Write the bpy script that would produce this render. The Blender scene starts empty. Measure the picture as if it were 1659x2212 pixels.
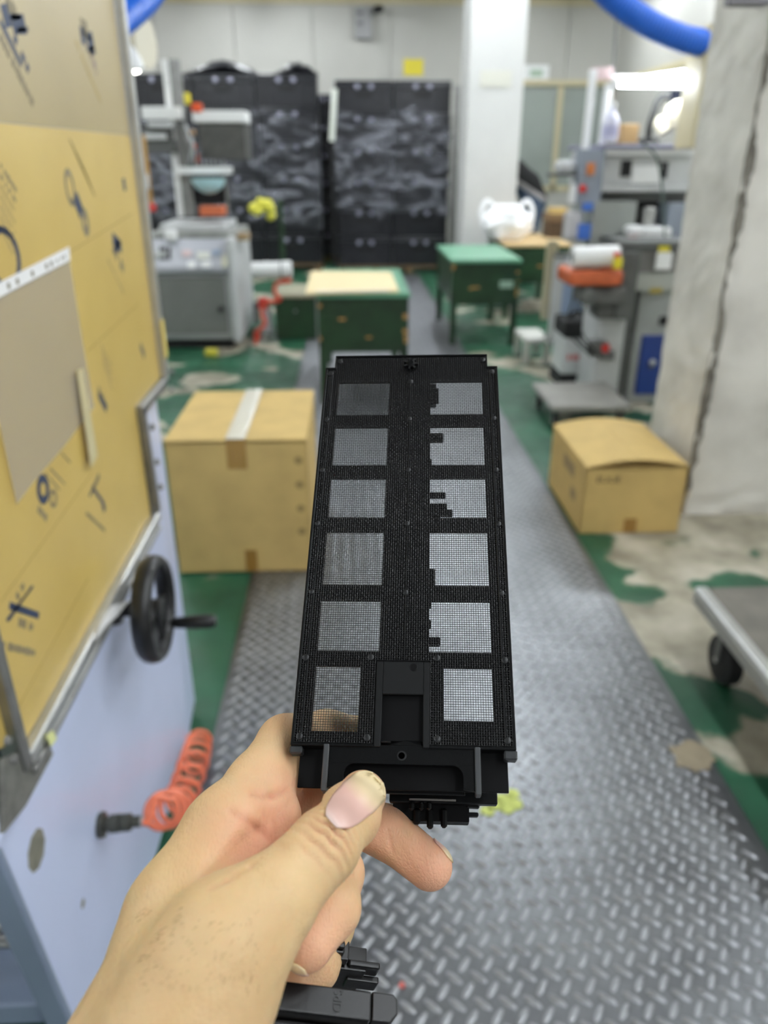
import bpy, bmesh, math, random
import numpy as np
from mathutils import Vector, Matrix

random.seed(7)
rng = np.random.default_rng(7)
SC = bpy.context.scene
COL = SC.collection

# ------------------------------------------------------------------ camera
F, CX, CY, EYE = 1650.0, 829.5, 1106.0, 1.45
PITCH, YAW = math.radians(24.9), math.radians(-2.4)
cam_d = bpy.data.cameras.new('camera')
cam_d.sensor_fit = 'VERTICAL'
cam_d.sensor_height = 24.0
cam_d.sensor_width = 18.0
cam_d.lens = F / 2212.0 * 24.0
cam_d.clip_start = 0.02
cam_d.clip_end = 60
cam_d.dof.use_dof = True
cam_d.dof.focus_distance = 0.325
cam_d.dof.aperture_fstop = 5.2
cam = bpy.data.objects.new('camera', cam_d)
COL.objects.link(cam)
cam.location = (0, 0, EYE)
cam.rotation_euler = (math.pi / 2 - PITCH, 0, YAW)
SC.camera = cam

# ------------------------------------------------------------------ world, exposure
world = bpy.data.worlds.new('world')
SC.world = world
world.use_nodes = True
world.node_tree.nodes['Background'].inputs[0].default_value = (0.93, 0.96, 1.0, 1)
world.node_tree.nodes['Background'].inputs[1].default_value = 0.46
SC.view_settings.view_transform = 'Standard'
SC.view_settings.look = 'None'
SC.view_settings.exposure = 0.42
SC.view_settings.gamma = 1.0
SC.view_settings.use_curve_mapping = False
TUBE_STRENGTH = 54.0

# ------------------------------------------------------------------ photograph geometry -> room coordinates
_cp, _sp = math.cos(PITCH), math.sin(PITCH)
_c, _s = math.cos(YAW), math.sin(YAW)
_R = np.array([[_c, -_s, 0], [_s, _c, 0], [0, 0, 1]])
RT, UP, FW = _R @ np.array([1., 0, 0]), _R @ np.array([0, _sp, _cp]), _R @ np.array([0, _cp, -_sp])
C0 = np.array([0, 0, EYE])
def ray(x, y): return FW + (x - CX) / F * RT + (CY - y) / F * UP
def onZ(x, y, z=0.0): d = ray(x, y); return C0 + d * (z - EYE) / d[2]
def onY(x, y, v): d = ray(x, y); return C0 + d * v / d[1]
def onX(x, y, v): d = ray(x, y); return C0 + d * v / d[0]
def onD(x, y, v): return C0 + ray(x, y) * v

# ------------------------------------------------------------------ materials
def srgb(r, g, b):
    f = lambda u: (u / 255) / 12.92 if u / 255 <= 0.04045 else ((u / 255 + 0.055) / 1.055) ** 2.4
    return (f(r), f(g), f(b), 1.0)
MATS = {}
def mat(name, rgb, rough=0.5, metal=0.0, vary=0.0, vscale=6.0, bump=0.0, bscale=60.0, spec=0.5, rgb2=None, emit=0.0, coat=0.0, stretch=None):
    if name in MATS: return MATS[name]
    m = bpy.data.materials.new(name); m.use_nodes = True
    nt = m.node_tree; N = nt.nodes; L = nt.links
    p = N['Principled BSDF']
    col = srgb(*rgb)
    p.inputs['Base Color'].default_value = col
    p.inputs['Roughness'].default_value = rough
    p.inputs['Metallic'].default_value = metal
    p.inputs['Specular IOR Level'].default_value = spec
    if coat: p.inputs['Coat Weight'].default_value = coat; p.inputs['Coat Roughness'].default_value = 0.12
    if emit:
        p.inputs['Emission Color'].default_value = col; p.inputs['Emission Strength'].default_value = emit
    if vary or bump:
        tc = N.new('ShaderNodeTexCoord'); src = tc.outputs['Object']
        if stretch:
            mp = N.new('ShaderNodeMapping'); mp.inputs['Scale'].default_value = stretch
            L.new(src, mp.inputs['Vector']); src = mp.outputs['Vector']
    if vary:
        n = N.new('ShaderNodeTexNoise'); n.inputs['Scale'].default_value = vscale; n.inputs['Detail'].default_value = 5
        L.new(src, n.inputs['Vector'])
        r = N.new('ShaderNodeValToRGB')
        c2 = srgb(*rgb2) if rgb2 else tuple(v * (1 - vary) for v in col[:3]) + (1,)
        r.color_ramp.elements[0].position = 0.32; r.color_ramp.elements[0].color = c2
        r.color_ramp.elements[1].position = 0.62; r.color_ramp.elements[1].color = col
        L.new(n.outputs['Fac'], r.inputs['Fac']); L.new(r.outputs['Color'], p.inputs['Base Color'])
    if bump:
        b = N.new('ShaderNodeTexNoise'); b.inputs['Scale'].default_value = bscale; b.inputs['Detail'].default_value = 4
        L.new(src, b.inputs['Vector'])
        bn = N.new('ShaderNodeBump'); bn.inputs['Strength'].default_value = bump; bn.inputs['Distance'].default_value = 0.01
        L.new(b.outputs['Fac'], bn.inputs['Height']); L.new(bn.outputs['Normal'], p.inputs['Normal'])
    MATS[name] = m
    return m

# ------------------------------------------------------------------ mesh helpers
ORIG = {}
def fastmesh(name, V, Q, smooth=False):
    """mesh from numpy vertices and quads (n,4) or triangles (n,3)"""
    V = np.asarray(V, np.float32); Q = np.asarray(Q, np.int32)
    me = bpy.data.meshes.new(name); k = Q.shape[1]
    me.vertices.add(len(V)); me.vertices.foreach_set('co', V.ravel())
    me.loops.add(Q.size); me.loops.foreach_set('vertex_index', Q.ravel())
    me.polygons.add(len(Q)); me.polygons.foreach_set('loop_start', np.arange(0, Q.size, k, dtype=np.int32))
    me.polygons.foreach_set('loop_total', np.full(len(Q), k, np.int32))
    me.update(calc_edges=True); me.validate()
    if smooth: me.polygons.foreach_set('use_smooth', np.ones(len(me.polygons), bool))
    return me
def link(name, me, m=None, parent=None):
    o = bpy.data.objects.new(name, me); COL.objects.link(o)
    if m is not None: me.materials.append(m)
    if parent is not None: o.parent = parent
    return o
def frame_from(d):
    d = Vector(d).normalized()
    u = d.cross(Vector((0, 0, 1)))
    if u.length < 1e-4: u = d.cross(Vector((1, 0, 0)))
    u.normalize(); return u, d.cross(u).normalized(), d
class MB:
    def __init__(s): s.v = []; s.f = []
    def add(s, vs, fs):
        k = len(s.v); s.v += [tuple(float(a) for a in v) for v in vs]; s.f += [tuple(i + k for i in f) for f in fs]; return s
    def box(s, a, b):
        x0, x1 = sorted((a[0], b[0])); y0, y1 = sorted((a[1], b[1])); z0, z1 = sorted((a[2], b[2]))
        return s.add([(x0, y0, z0), (x1, y0, z0), (x1, y1, z0), (x0, y1, z0), (x0, y0, z1), (x1, y0, z1), (x1, y1, z1), (x0, y1, z1)],
                     [(3, 2, 1, 0), (4, 5, 6, 7), (0, 1, 5, 4), (1, 2, 6, 5), (2, 3, 7, 6), (3, 0, 4, 7)])
    def obox(s, c, size, ax):
        """box with centre c, full sizes, axes ax (three vectors)"""
        c = Vector(c); a = [Vector(v).normalized() * (size[i] / 2) for i, v in enumerate(ax)]
        P = [c + sx * a[0] + sy * a[1] + sz * a[2] for sz in (-1, 1) for sx, sy in ((-1, -1), (1, -1), (1, 1), (-1, 1))]
        return s.add(P, [(3, 2, 1, 0), (4, 5, 6, 7), (0, 1, 5, 4), (1, 2, 6, 5), (2, 3, 7, 6), (3, 0, 4, 7)])
    def bar(s, p0, p1, w, h, up=(0, 0, 1)):
        p0, p1 = Vector(p0), Vector(p1); d = p1 - p0; L = d.length; d.normalize()
        u = Vector(up); u = (u - d * u.dot(d))
        if u.length < 1e-4: u = Vector((1, 0, 0)) - d * d.x
        u.normalize(); return s.obox((p0 + p1) / 2, (L, w, h), (d, u.cross(d), u))
    def tube(s, pts, r, n=8, closed=False, caps=True):
        pts = [Vector(p) for p in pts]; N = len(pts); rs = r if hasattr(r, '__len__') else [r] * N
        t0 = (pts[1] - pts[0]).normalized(); u, w, _ = frame_from(t0); V = []; Fc = []
        for i, p in enumerate(pts):
            if closed: t = (pts[(i + 1) % N] - pts[i - 1]).normalized()
            else: t = (pts[min(i + 1, N - 1)] - pts[max(i - 1, 0)]).normalized()
            u = (u - t * u.dot(t)).normalized(); w = t.cross(u)
            V += [p + rs[i] * (math.cos(a) * u + math.sin(a) * w) for a in (2 * math.pi * k / n for k in range(n))]
        for i in range(N if closed else N - 1):
            j = (i + 1) % N
            Fc += [(i * n + k, i * n + (k + 1) % n, j * n + (k + 1) % n, j * n + k) for k in range(n)]
        if caps and not closed: Fc += [tuple(range(n - 1, -1, -1)), tuple((N - 1) * n + k for k in range(n))]
        return s.add(V, Fc)
    def cyl(s, p0, p1, r0, r1=None, n=20):
        return s.tube([p0, p1], [r0, r0 if r1 is None else r1], n)
    def lathe(s, prof, c=(0, 0, 0), axis=(0, 0, 1), n=24):
        u, w, d = frame_from(axis); c = Vector(c); V = []; Fc = []
        for r, h in prof: V += [c + d * h + max(r, 1e-5) * (math.cos(a) * u + math.sin(a) * w) for a in (2 * math.pi * k / n for k in range(n))]
        for i in range(len(prof) - 1):
            Fc += [(i * n + k, i * n + (k + 1) % n, (i + 1) * n + (k + 1) % n, (i + 1) * n + k) for k in range(n)]
        Fc += [tuple(range(n - 1, -1, -1)), tuple((len(prof) - 1) * n + k for k in range(n))]
        return s.add(V, Fc)
    def prism(s, poly, ext):
        n = len(poly); e = Vector(ext); P = [Vector(p) for p in poly]
        return s.add(P + [p + e for p in P], [tuple(range(n - 1, -1, -1)), tuple(range(n, 2 * n))] + [(i, (i + 1) % n, n + (i + 1) % n, n + i) for i in range(n)])
    def sheet(s, grid):
        R, K = len(grid), len(grid[0]); return s.add([p for row in grid for p in row], [(i * K + j, i * K + j + 1, (i + 1) * K + j + 1, (i + 1) * K + j) for i in range(R - 1) for j in range(K - 1)])
    def build(s, name, m, parent=None, bevel=0.0, seg=1, smooth=False, local=False, solid=0.0):
        me = bpy.data.meshes.new(name)
        o0 = Vector((0, 0, 0))
        if parent is not None and not local: o0 = ORIG.get(parent.name, o0)
        me.from_pydata([Vector(v) - o0 for v in s.v], [], s.f); me.update()
        bm = bmesh.new(); bm.from_mesh(me); bmesh.ops.recalc_face_normals(bm, faces=bm.faces); bm.to_mesh(me); bm.free()
        if smooth:
            for p in me.polygons: p.use_smooth = True
        o = link(name, me, m, parent)
        if parent is not None: ORIG[o.name] = o0
        if smooth:
            a = o.modifiers.new('edges', 'EDGE_SPLIT'); a.split_angle = math.radians(50)
        if solid:
            a = o.modifiers.new('thick', 'SOLIDIFY'); a.thickness = solid; a.offset = 0
        if bevel:
            a = o.modifiers.new('bevel', 'BEVEL'); a.width = bevel; a.segments = seg; a.limit_method = 'ANGLE'
        return o
def thing(name, label, cat, loc, group=None):
    o = bpy.data.objects.new(name, None); COL.objects.link(o); o.empty_display_size = 0.05
    o.location = loc; ORIG[o.name] = Vector(loc)
    return tag(o, label, cat, group)
def tag(o, label, cat, group=None):
    o['label'] = label; o['category'] = cat
    if group: o['group'] = group
    return o
def structure(o, label=None):
    o['kind'] = 'structure'
    if label: o['label'] = label
    return o
def centred(mb, name, m, label, cat, group=None, **k):
    """one-mesh thing with its origin at the centre of its base"""
    A = np.array(mb.v); c = Vector(((A[:, 0].min() + A[:, 0].max()) / 2, (A[:, 1].min() + A[:, 1].max()) / 2, A[:, 2].min()))
    mb.v = [tuple(Vector(v) - c) for v in mb.v]
    o = mb.build(name, m, **k); o.location = c
    return tag(o, label, cat, group)
def copy_tree(o, parent=None):
    c = o.copy(); COL.objects.link(c)
    if parent is not None: c.parent = parent
    for ch in list(o.children): copy_tree(ch, c)
    return c
def boxY(mb, x0, y0, x1, y1, Y, depth):
    """box whose front face at distance Y spans the photo rectangle, going back by depth"""
    a, b = onY(x0, y0, Y), onY(x1, y1, Y)
    return mb.box((a[0], Y, a[2]), (b[0], Y + depth, b[2]))
def spline(pts, n):
    P = [np.array(p, float) for p in pts]; P = [2 * P[0] - P[1]] + P + [2 * P[-1] - P[-2]]; out = []
    for i in range(1, len(P) - 2):
        for k in range(n):
            t = k / n; a, b, c, d = P[i - 1:i + 3]
            out.append(0.5 * ((2 * b) + (c - a) * t + (2 * a - 5 * b + 4 * c - d) * t * t + (3 * b - a - 3 * c + d) * t ** 3))
    return out + [P[-2]]

# ------------------------------------------------------------------ palette
M_wall = mat('wall_panel_paint', (184, 183, 176), 0.55, vary=0.06, vscale=1.2)
M_white = mat('white_paint', (236, 237, 236), 0.5, vary=0.05, vscale=3)
M_cream = mat('beige_aluminium', (196, 186, 152), 0.45)
M_alu = mat('aluminium', (196, 197, 195), 0.35, metal=0.75, vary=0.12, vscale=30)
M_steel = mat('dull_steel', (150, 150, 148), 0.42, metal=0.8, vary=0.25, vscale=18)
M_black = mat('black_plastic', (20, 21, 22), 0.38, bump=0.04, bscale=300)
M_rubber = mat('black_rubber', (22, 23, 24), 0.7)
M_grey = mat('grey_enamel', (158, 161, 159), 0.45, vary=0.15, vscale=5)
M_greyd = mat('dark_grey_enamel', (92, 94, 92), 0.5, vary=0.2, vscale=6)
M_lgrey = mat('light_grey_enamel', (196, 198, 198), 0.45, vary=0.1, vscale=5)
M_kraft = mat('carton_board', (202, 172, 106), 0.75, vary=0.14, vscale=9, bump=0.05, bscale=120)
M_orange = mat('orange_plastic', (214, 82, 32), 0.4)
M_red = mat('red_plastic', (196, 44, 36), 0.4)
M_yellow = mat('yellow_plastic', (222, 206, 48), 0.5)
M_navy = mat('navy_ink', (44, 58, 84), 0.6)
M_ink = mat('faded_ink', (120, 112, 92), 0.7)
M_paper = mat('white_paper', (238, 238, 238), 0.7)
M_glassw = mat('window_glass_dull', (150, 158, 152), 0.18, vary=0.15, vscale=1.5)
def emission(name, rgb, s):
    m = bpy.data.materials.new(name); m.use_nodes = True; nt = m.node_tree
    nt.nodes.remove(nt.nodes['Principled BSDF']); e = nt.nodes.new('ShaderNodeEmission')
    e.inputs[0].default_value = srgb(*rgb); e.inputs[1].default_value = s
    nt.links.new(e.outputs[0], nt.nodes['Material Output'].inputs[0]); return m
M_tube = emission('fluorescent_tube_glow', (244, 250, 255), TUBE_STRENGTH)
M_lampglow = emission('work_lamp_glow', (255, 252, 244), 14.0)

# ================================================================== THE SETTING
XL, XR, YB, ZC = -2.8, 4.08, 13.2, 3.56
def floor_material():
    m = bpy.data.materials.new('worn_green_floor_paint'); m.use_nodes = True; nt = m.node_tree; N = nt.nodes; L = nt.links
    p = N['Principled BSDF']; tc = N.new('ShaderNodeTexCoord'); sx = N.new('ShaderNodeSeparateXYZ'); L.new(tc.outputs['Object'], sx.inputs[0])
    def noise(scale, det=4, dist=0.0):
        n = N.new('ShaderNodeTexNoise'); n.inputs['Scale'].default_value = scale; n.inputs['Detail'].default_value = det; n.inputs['Distortion'].default_value = dist
        L.new(tc.outputs['Object'], n.inputs['Vector']); return n.outputs['Fac']
    def mathn(op, a, b):
        n = N.new('ShaderNodeMath'); n.operation = op
        for i, v in enumerate((a, b)):
            if isinstance(v, (int, float)): n.inputs[i].default_value = v
            else: L.new(v, n.inputs[i])
        return n.outputs[0]
    def ramp(f, els):
        r = N.new('ShaderNodeValToRGB'); L.new(f, r.inputs['Fac'])
        r.color_ramp.elements[0].position, r.color_ramp.elements[0].color = els[0]
        r.color_ramp.elements[1].position, r.color_ramp.elements[1].color = els[-1]
        for e in els[1:-1]:
            q = r.color_ramp.elements.new(e[0]); q.color = e[1]
        return r.outputs['Color']
    green = ramp(noise(3.0), [(0.3, srgb(22, 66, 44)), (0.7, srgb(36, 94, 66))])
    conc = ramp(noise(5.0, 6), [(0.3, srgb(112, 106, 92)), (0.5, srgb(158, 152, 134)), (0.72, srgb(196, 190, 174))])
    # worn bare where trolleys roll: more patches to the side of the steel runner
    mr = N.new('ShaderNodeMapRange'); L.new(sx.outputs['X'], mr.inputs['Value'])
    mr.inputs['From Min'].default_value = 0.95; mr.inputs['From Max'].default_value = 1.35; mr.inputs['To Min'].default_value = -0.05; mr.inputs['To Max'].default_value = 0.185
    mr2 = N.new('ShaderNodeMapRange'); L.new(sx.outputs['Y'], mr2.inputs['Value'])
    mr2.inputs['From Min'].default_value = 2.6; mr2.inputs['From Max'].default_value = 3.6; mr2.inputs['To Min'].default_value = 1.0; mr2.inputs['To Max'].default_value = 0.1
    bias = mathn('MULTIPLY', mr.outputs[0], mr2.outputs[0])
    w = mathn('ADD', mathn('ADD', mathn('ADD', mathn('MULTIPLY', noise(1.5, 2, 0.3), 0.8), mathn('MULTIPLY', noise(6, 5), 0.2)), -0.035), bias)
    mask = ramp(w, [(0.515, (0, 0, 0, 1)), (0.535, (1, 1, 1, 1))])
    mx = N.new('ShaderNodeMixRGB'); L.new(mask, mx.inputs[0]); L.new(green, mx.inputs[1]); L.new(conc, mx.inputs[2])
    L.new(mx.outputs[0], p.inputs['Base Color'])
    L.new(ramp(noise(8), [(0.3, (0.35, 0.35, 0.35, 1)), (0.7, (0.6, 0.6, 0.6, 1))]), p.inputs['Roughness'])
    return m
structure(MB().box((XL - .1, -2.2, -0.1), (XR + .1, YB + .1, 0)).build('floor', floor_material()), 'worn green painted concrete floor with bare grey patches')
structure(MB().box((XL - .1, -2.2, ZC), (XR + .1, YB + .1, ZC + .1)).build('ceiling', mat('ceiling_board', (128, 126, 120), 0.8)), 'flat grey factory ceiling')
wb = structure(MB().box((XL - .1, YB + .05, 0), (XR + .1, YB + .15, ZC)).build('wall_back', mat('panel_joint', (150, 150, 142), 0.6)), 'grey sandwich-panel wall behind the black crates')
x = XL
while x < 2.5:
    MB().box((x + .004, YB, 0.0), (min(x + 1.15, 2.5) - .004, YB + .05, ZC)).build('panel', M_wall, wb, bevel=.004); x += 1.15
MB().box((2.5, YB, 0.0), (XR, YB + .05, 1.02)).build('panel', M_wall, wb, bevel=.004)
MB().box((2.5, YB, 2.52), (3.3, YB + .05, ZC)).build('panel', M_wall, wb, bevel=.004)
MB().box((3.308, YB, 2.52), (XR, YB + .05, ZC)).build('panel', M_wall, wb, bevel=.004)
structure(MB().box((XL - .1, -2.2, 0), (XL, YB, ZC)).build('wall_left', M_wall), 'grey wall behind the yellow-covered machine')
wr = structure(MB().box((XR, -2.2, 0), (XR + .1, YB, ZC)).build('wall_right', M_wall), 'grey wall behind the aluminium lamp frame')
structure(MB().box((XL, YB - .04, ZC - .09), (XR, YB, ZC)).build('trim_1', M_cream), 'beige strip where the back wall meets the ceiling')
structure(MB().box((2.3, YB - .04, 2.44), (XR, YB, 2.52)).build('trim_2', M_cream), 'beige rail above the back window')
structure(MB().box((XR - .04, 3.0, 2.44), (XR, YB - .04, 2.52)).build('trim_3', M_cream), 'beige rail along the side wall')
structure(MB().box((XR - .04, 3.0, ZC - .09), (XR, YB - .04, ZC)).build('trim_4', M_cream), 'beige strip under the ceiling of the side wall')
# interior window band in the back wall (glazed office front)
w1 = structure(MB().box((2.46, YB - .03, 0.98), (2.54, YB, 2.44)).build('window_1', M_cream), 'glazed office front in the back wall with beige posts')
for i, xx in enumerate((3.22, 3.98)): MB().box((xx, YB - .03, 0.98), (xx + .08, YB, 2.44)).build('window_post', M_cream, w1)
MB().box((2.54, YB - .03, 0.96), (3.98, YB, 1.04)).build('window_rail', M_cream, w1)
MB().box((2.54, YB + .012, 1.04), (3.22, YB + .02, 2.44)).build('pane', M_glassw, w1)
MB().box((3.3, YB + .012, 1.04), (3.98, YB + .02, 2.44)).build('pane', M_glassw, w1)
MB().box((2.54, YB + .022, 1.9), (3.22, YB + .028, 2.44)).build('blind', M_white, w1)
# pillars
PDEP = .50
def rough_pillar():
    p = onZ(1475, 1112); x0, y0 = p[0], p[1]
    X1, Y1 = x0 + .75, y0 + PDEP; pr = random.Random(3)
    xs = [0.0, 0.012] + list(np.linspace(.05, .75, 8)); ys = [0.0, 0.012] + list(np.linspace(.06, PDEP, 8)); zs = np.linspace(0, ZC, 70)
    ring = [(x0 + a, y0) for a in xs] + [(X1, y0 + b) for b in ys[1:]] + [(X1 - a, Y1) for a in xs[1:]] + [(x0, Y1 - b) for b in ys[1:-1]]
    cx, cy = (x0 + X1) / 2, (y0 + Y1) / 2; V = []; Fc = []; n = len(ring)
    for k, z in enumerate(zs):
        for i, (a, b) in enumerate(ring):
            corner = abs(a - x0) < .02 and abs(b - y0) < .02
            e = pr.uniform(-.004, .004) + (pr.uniform(0, .02) if corner else 0) + (pr.uniform(-.012, .016) if z < .12 else 0)
            V.append((a + (cx - a) * e * 2, b + (cy - b) * e * 2, z))
    for k in range(len(zs) - 1): Fc += [(k * n + i, k * n + (i + 1) % n, (k + 1) * n + (i + 1) % n, (k + 1) * n + i) for i in range(n)]
    m = mat('chipped_whitewash', (222, 219, 210), 0.8, vary=0.25, vscale=3.5, bump=0.5, bscale=14, rgb2=(196, 193, 184))
    o = MB().add(V, Fc).build('pillar', m, smooth=False)
    structure(o, 'chipped whitewashed concrete pillar beside the open carton')
    # crumbled dark edge line with missing plaster
    rowz = []; z = .12; wl, wf = .012, .014
    while z < 2.3:
        wl = min(.026, max(.002, wl + pr.uniform(-.008, .008))); wf = min(.03, max(.003, wf + pr.uniform(-.009, .009)))
        rowz.append([(x0 - .0015, y0 + wl, z), (x0 + .002, y0 + .002, z), (x0 + wf, y0 - .0015, z)]); z += pr.uniform(.008, .03)
    g = MB().sheet(rowz)
    g.build('chipped_edge', mat('bare_mortar', (128, 124, 114), 0.9, bump=.5, bscale=50, vary=.4, vscale=12, rgb2=(92, 88, 80)), o, solid=.003)
    return o
rough_pillar()
pl = structure(MB().box((1.25, 9.0, 0), (1.83, 9.58, ZC)).build('pillar', mat('pillar_paint', (210, 210, 208), .5, vary=.05, vscale=3), bevel=.012), 'smooth white square pillar in front of the black crates')
a, b = onY(1038, 152, 8.99), onY(1104, 188, 8.99)
MB().box((a[0], 8.985, b[2]), (b[0], 9.0, a[2])).build('notice_panel', mat('yellowed_sheet', (212, 211, 200), 0.6), pl)
# fluorescent fixtures under the ceiling
def fixture(x, y, z, rot, label, hang=0.0, group='ceiling strip lights'):
    t = thing('strip_light', label, 'light', (x, y, z), group); t.rotation_euler.z = rot
    MB().box((-.09, -.62, -.005), (.09, .62, .05)).build('housing', M_white, t, bevel=.006, local=True)
    for s in (-1, 1):
        MB().cyl((s * .045, -.58, -.03), (s * .045, .58, -.03), .017, n=10).build('tube', M_tube, t, smooth=True, local=True)
        for e in (-1, 1): MB().box((s * .045 - .012, e * .6 - .018, -.045), (s * .045 + .012, e * .6 + .018, 0)).build('lampholder', M_white, t, local=True)
    if hang:
        for e in (-1, 1): MB().cyl((0, e * .5, .05), (0, e * .5, .05 + hang), .004, n=6).build('hanger', M_steel, t, local=True)
    return t
ords = ['first', 'second', 'third', 'fourth', 'fifth', 'sixth', 'seventh', 'eighth', 'ninth']
for r, (x, rn) in enumerate(((-2.3, 'row over the machines by the yellow panel'), (1.25, 'row over the steel runner, nearest lamps added'), (3.3, 'row along the side wall'))):
    for k, y in enumerate((-1.2, 0.9, 3.0, 5.1, 7.2, 9.3, 11.4) if r != 1 else (-1.6, -.1, 1.4, 4.6, 5.9, 7.2, 8.5, 9.8, 11.1)):  # near lamps of the runner row are added to brighten the foreground
        fixture(x, y, ZC - .05, 0, f'white twin-tube strip light, {ords[k]} of the ceiling {rn}')
for k, y in enumerate((10.2, 11.9)): fixture(-1.2, y, ZC - .05, 0, f'white twin-tube strip light, {ords[k]} of the added fill pair over the far crates')  # unseen pair added to brighten the back wall

# ================================================================== STEEL RUNNER
M_plate = mat('checker_plate_steel', (122, 124, 127), 0.35, metal=0.9, vary=0.3, vscale=5, bump=0.03, bscale=40)
PX0, PX1 = -0.40, 0.932
plate = thing('floor_plate', 'grey steel checker plate runner laid along the aisle floor', 'floor plate', ((PX0 + PX1) / 2, 4.5, 0))
MB().box((PX0, -2.0, 0), (PX1, 10.8, 0.005)).build('sheet', M_plate, plate)
M_lug = mat('polished_lug_steel', (158, 160, 164), 0.32, metal=0.92, vary=0.2, vscale=14)
def lug_verts(L, Wd, h):
    V = []; n = 10
    for k in range(n):
        a = 2 * math.pi * k / n; V.append((L * math.copysign(abs(math.cos(a)) ** 0.85, math.cos(a)), Wd * math.sin(a), 0))
    for k in range(n):
        a = 2 * math.pi * k / n; V.append((L * .78 * math.cos(a), Wd * .5 * math.sin(a), h))
    return V, [(k, (k + 1) % n, n + (k + 1) % n, n + k) for k in range(n)] + [tuple(n + k for k in range(n))]
LV, LF = lug_verts(.0200, .0068, .0030)
lug_me = []
for s in (1, -1):
    a = math.radians(52 if s == 1 else -40); me = bpy.data.meshes.new('lug')
    me.from_pydata([(x * math.cos(a) - y * math.sin(a), x * math.sin(a) + y * math.cos(a), z) for x, y, z in LV], [], LF); me.update()
    for p in me.polygons: p.use_smooth = True
    me.materials.append(M_lug); lug_me.append(me)
spots = []
LPX, LPY = .0475, .052
nx = int((PX1 - PX0 - .02) / LPX); ny = int((10.7 - .62) / LPY)
for j in range(ny):
    for i in range(nx):
        for s in (0, 1):
            spots.append((PX0 + .03 + (i + .5 * s) * LPX, .62 + (j + .5 * s) * LPY, s))
def project(p):
    q = np.asarray(p, float) - C0; z = q @ FW; return CX + F * (q @ RT) / z, CY - F * (q @ UP) / z
def seen(sp):
    x, y = project((sp[0], sp[1], 0)); return (900 < x < 1665 and y < 2225) or (760 < x <= 900 and 1930 < y < 2225)
near = sorted([s for s in spots if s[1] < 1.7 and seen(s)], key=lambda s: s[1])[:300]
nearset = set(near); po = ORIG[plate.name]
for x, y, s in near:
    o = link('lug', lug_me[s], None, plate); o.location = Vector((x, y, .0048)) - po
V = []; Q = []; T = []
base = [np.array([v[:] for v in (q.co for q in me.vertices)]) for me in lug_me]
rest = [s for s in spots if s not in nearset]
n = 10; VV = []; FF = []
for k, (x, y, s) in enumerate(rest):
    VV.append(base[s] + np.array([x - po.x, y - po.y, .0048])); o_ = k * 20
    FF.append(np.array([(o_ + i, o_ + (i + 1) % n, o_ + n + (i + 1) % n, o_ + n + i) for i in range(n)] + [(o_ + 10, o_ + 11, o_ + 12, o_ + 19), (o_ + 19, o_ + 12, o_ + 13, o_ + 18), (o_ + 18, o_ + 13, o_ + 14, o_ + 17), (o_ + 17, o_ + 14, o_ + 15, o_ + 16)]))
me = fastmesh('lug_field', np.concatenate(VV), np.concatenate(FF), True)
o = link('lug_field', me, M_lug, plate); o['kind'] = 'stuff'

def blot(px, py, r, m, name, n=11, seed=1):
    c = onZ(px, py, .0052); R_ = random.Random(seed); MB().prism([(c[0] + r * q_ * math.cos(2 * math.pi * k / n), c[1] + r * q_ * math.sin(2 * math.pi * k / n), .0050) for k, q_ in enumerate(R_.uniform(.7, 1.1) for _ in range(n))], (0, 0, .0034)).build(name, m, plate)
M_lime = mat('lime_paint', (196, 206, 112), .7); M_dirt = mat('dry_mud', (150, 138, 116), .85, vary=.2, vscale=20)
for k, (a, b, r) in enumerate(((1052, 1752, .018), (1070, 1740, .022), (1088, 1726, .02), (1108, 1716, .018), (1098, 1746, .02), (1115, 1738, .016))): blot(a, b, r, M_lime, 'paint_splash', seed=k)
blot(1496, 1632, .062, M_dirt, 'mud_patch', 17, 3); blot(868, 2130, .006, mat('red_speck', (196, 96, 88), .7), 'red_speck', 9, 5)
# ================================================================== CARTONS
def carton(name, x0, x1, y0, y1, z0, h, label, gap, tape_m, tape_w):
    t = thing(name, label, 'carton', ((x0 + x1) / 2, (y0 + y1) / 2, z0)); th = .005
    w = MB()
    w.box((x0, y0, z0), (x1, y0 + th, z0 + h)).box((x0, y1 - th, z0), (x1, y1, z0 + h)).box((x0, y0, z0), (x0 + th, y1, z0 + h)).box((x1 - th, y0, z0), (x1, y1, z0 + h)).box((x0, y0, z0), (x1, y1, z0 + th))
    w.build('walls', M_kraft, t, bevel=.0015)
    xm = (x0 + x1) / 2
    for s, xa in ((0, x0), (1, x1)):
        f = MB(); K = 8
        g = [[(xa + (xm - xa) * k / K * .995, yy, z0 + h + gap * (math.sin(k / K * math.pi / 2)) + .003) for k in range(K + 1)] for yy in (y0, y1)]
        f.sheet(g); f.build('flap', M_kraft, t, solid=.005)
    for s, ya in ((0, y0), (1, y1)):
        yb = ya + (.16 if s == 0 else -.16)
        MB().box((x0 + th, ya, z0 + h - .008), (x1 - th, yb, z0 + h - .003)).build('inner_flap', M_kraft, t)
    return t
M_tape = mat('clear_packing_tape', (226, 220, 200), 0.12, coat=0.6, bump=.25, bscale=25)
M_tapeb = mat('brown_tape', (150, 112, 50), 0.3)
cl = carton('carton', -.672, -.168, 2.585, 3.215, .006, .53, 'tall sealed brown carton with shiny clear tape, beside the blue machine', 0.0, None, .07)
xm = -.42
MB().box((xm - .035, 2.58, .546), (xm + .035, 3.215, .5475)).build('tape', M_tape, cl)
MB().box((xm - .035, 2.5835, .43), (xm + .035, 2.585, .546)).build('tape_end', mat('wet_tape', (160, 124, 62), .25), cl)
MB().box((xm + .0, 2.5835, .008), (xm + .045, 2.585, .10)).build('bottom_tape', M_tapeb, cl)
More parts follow.
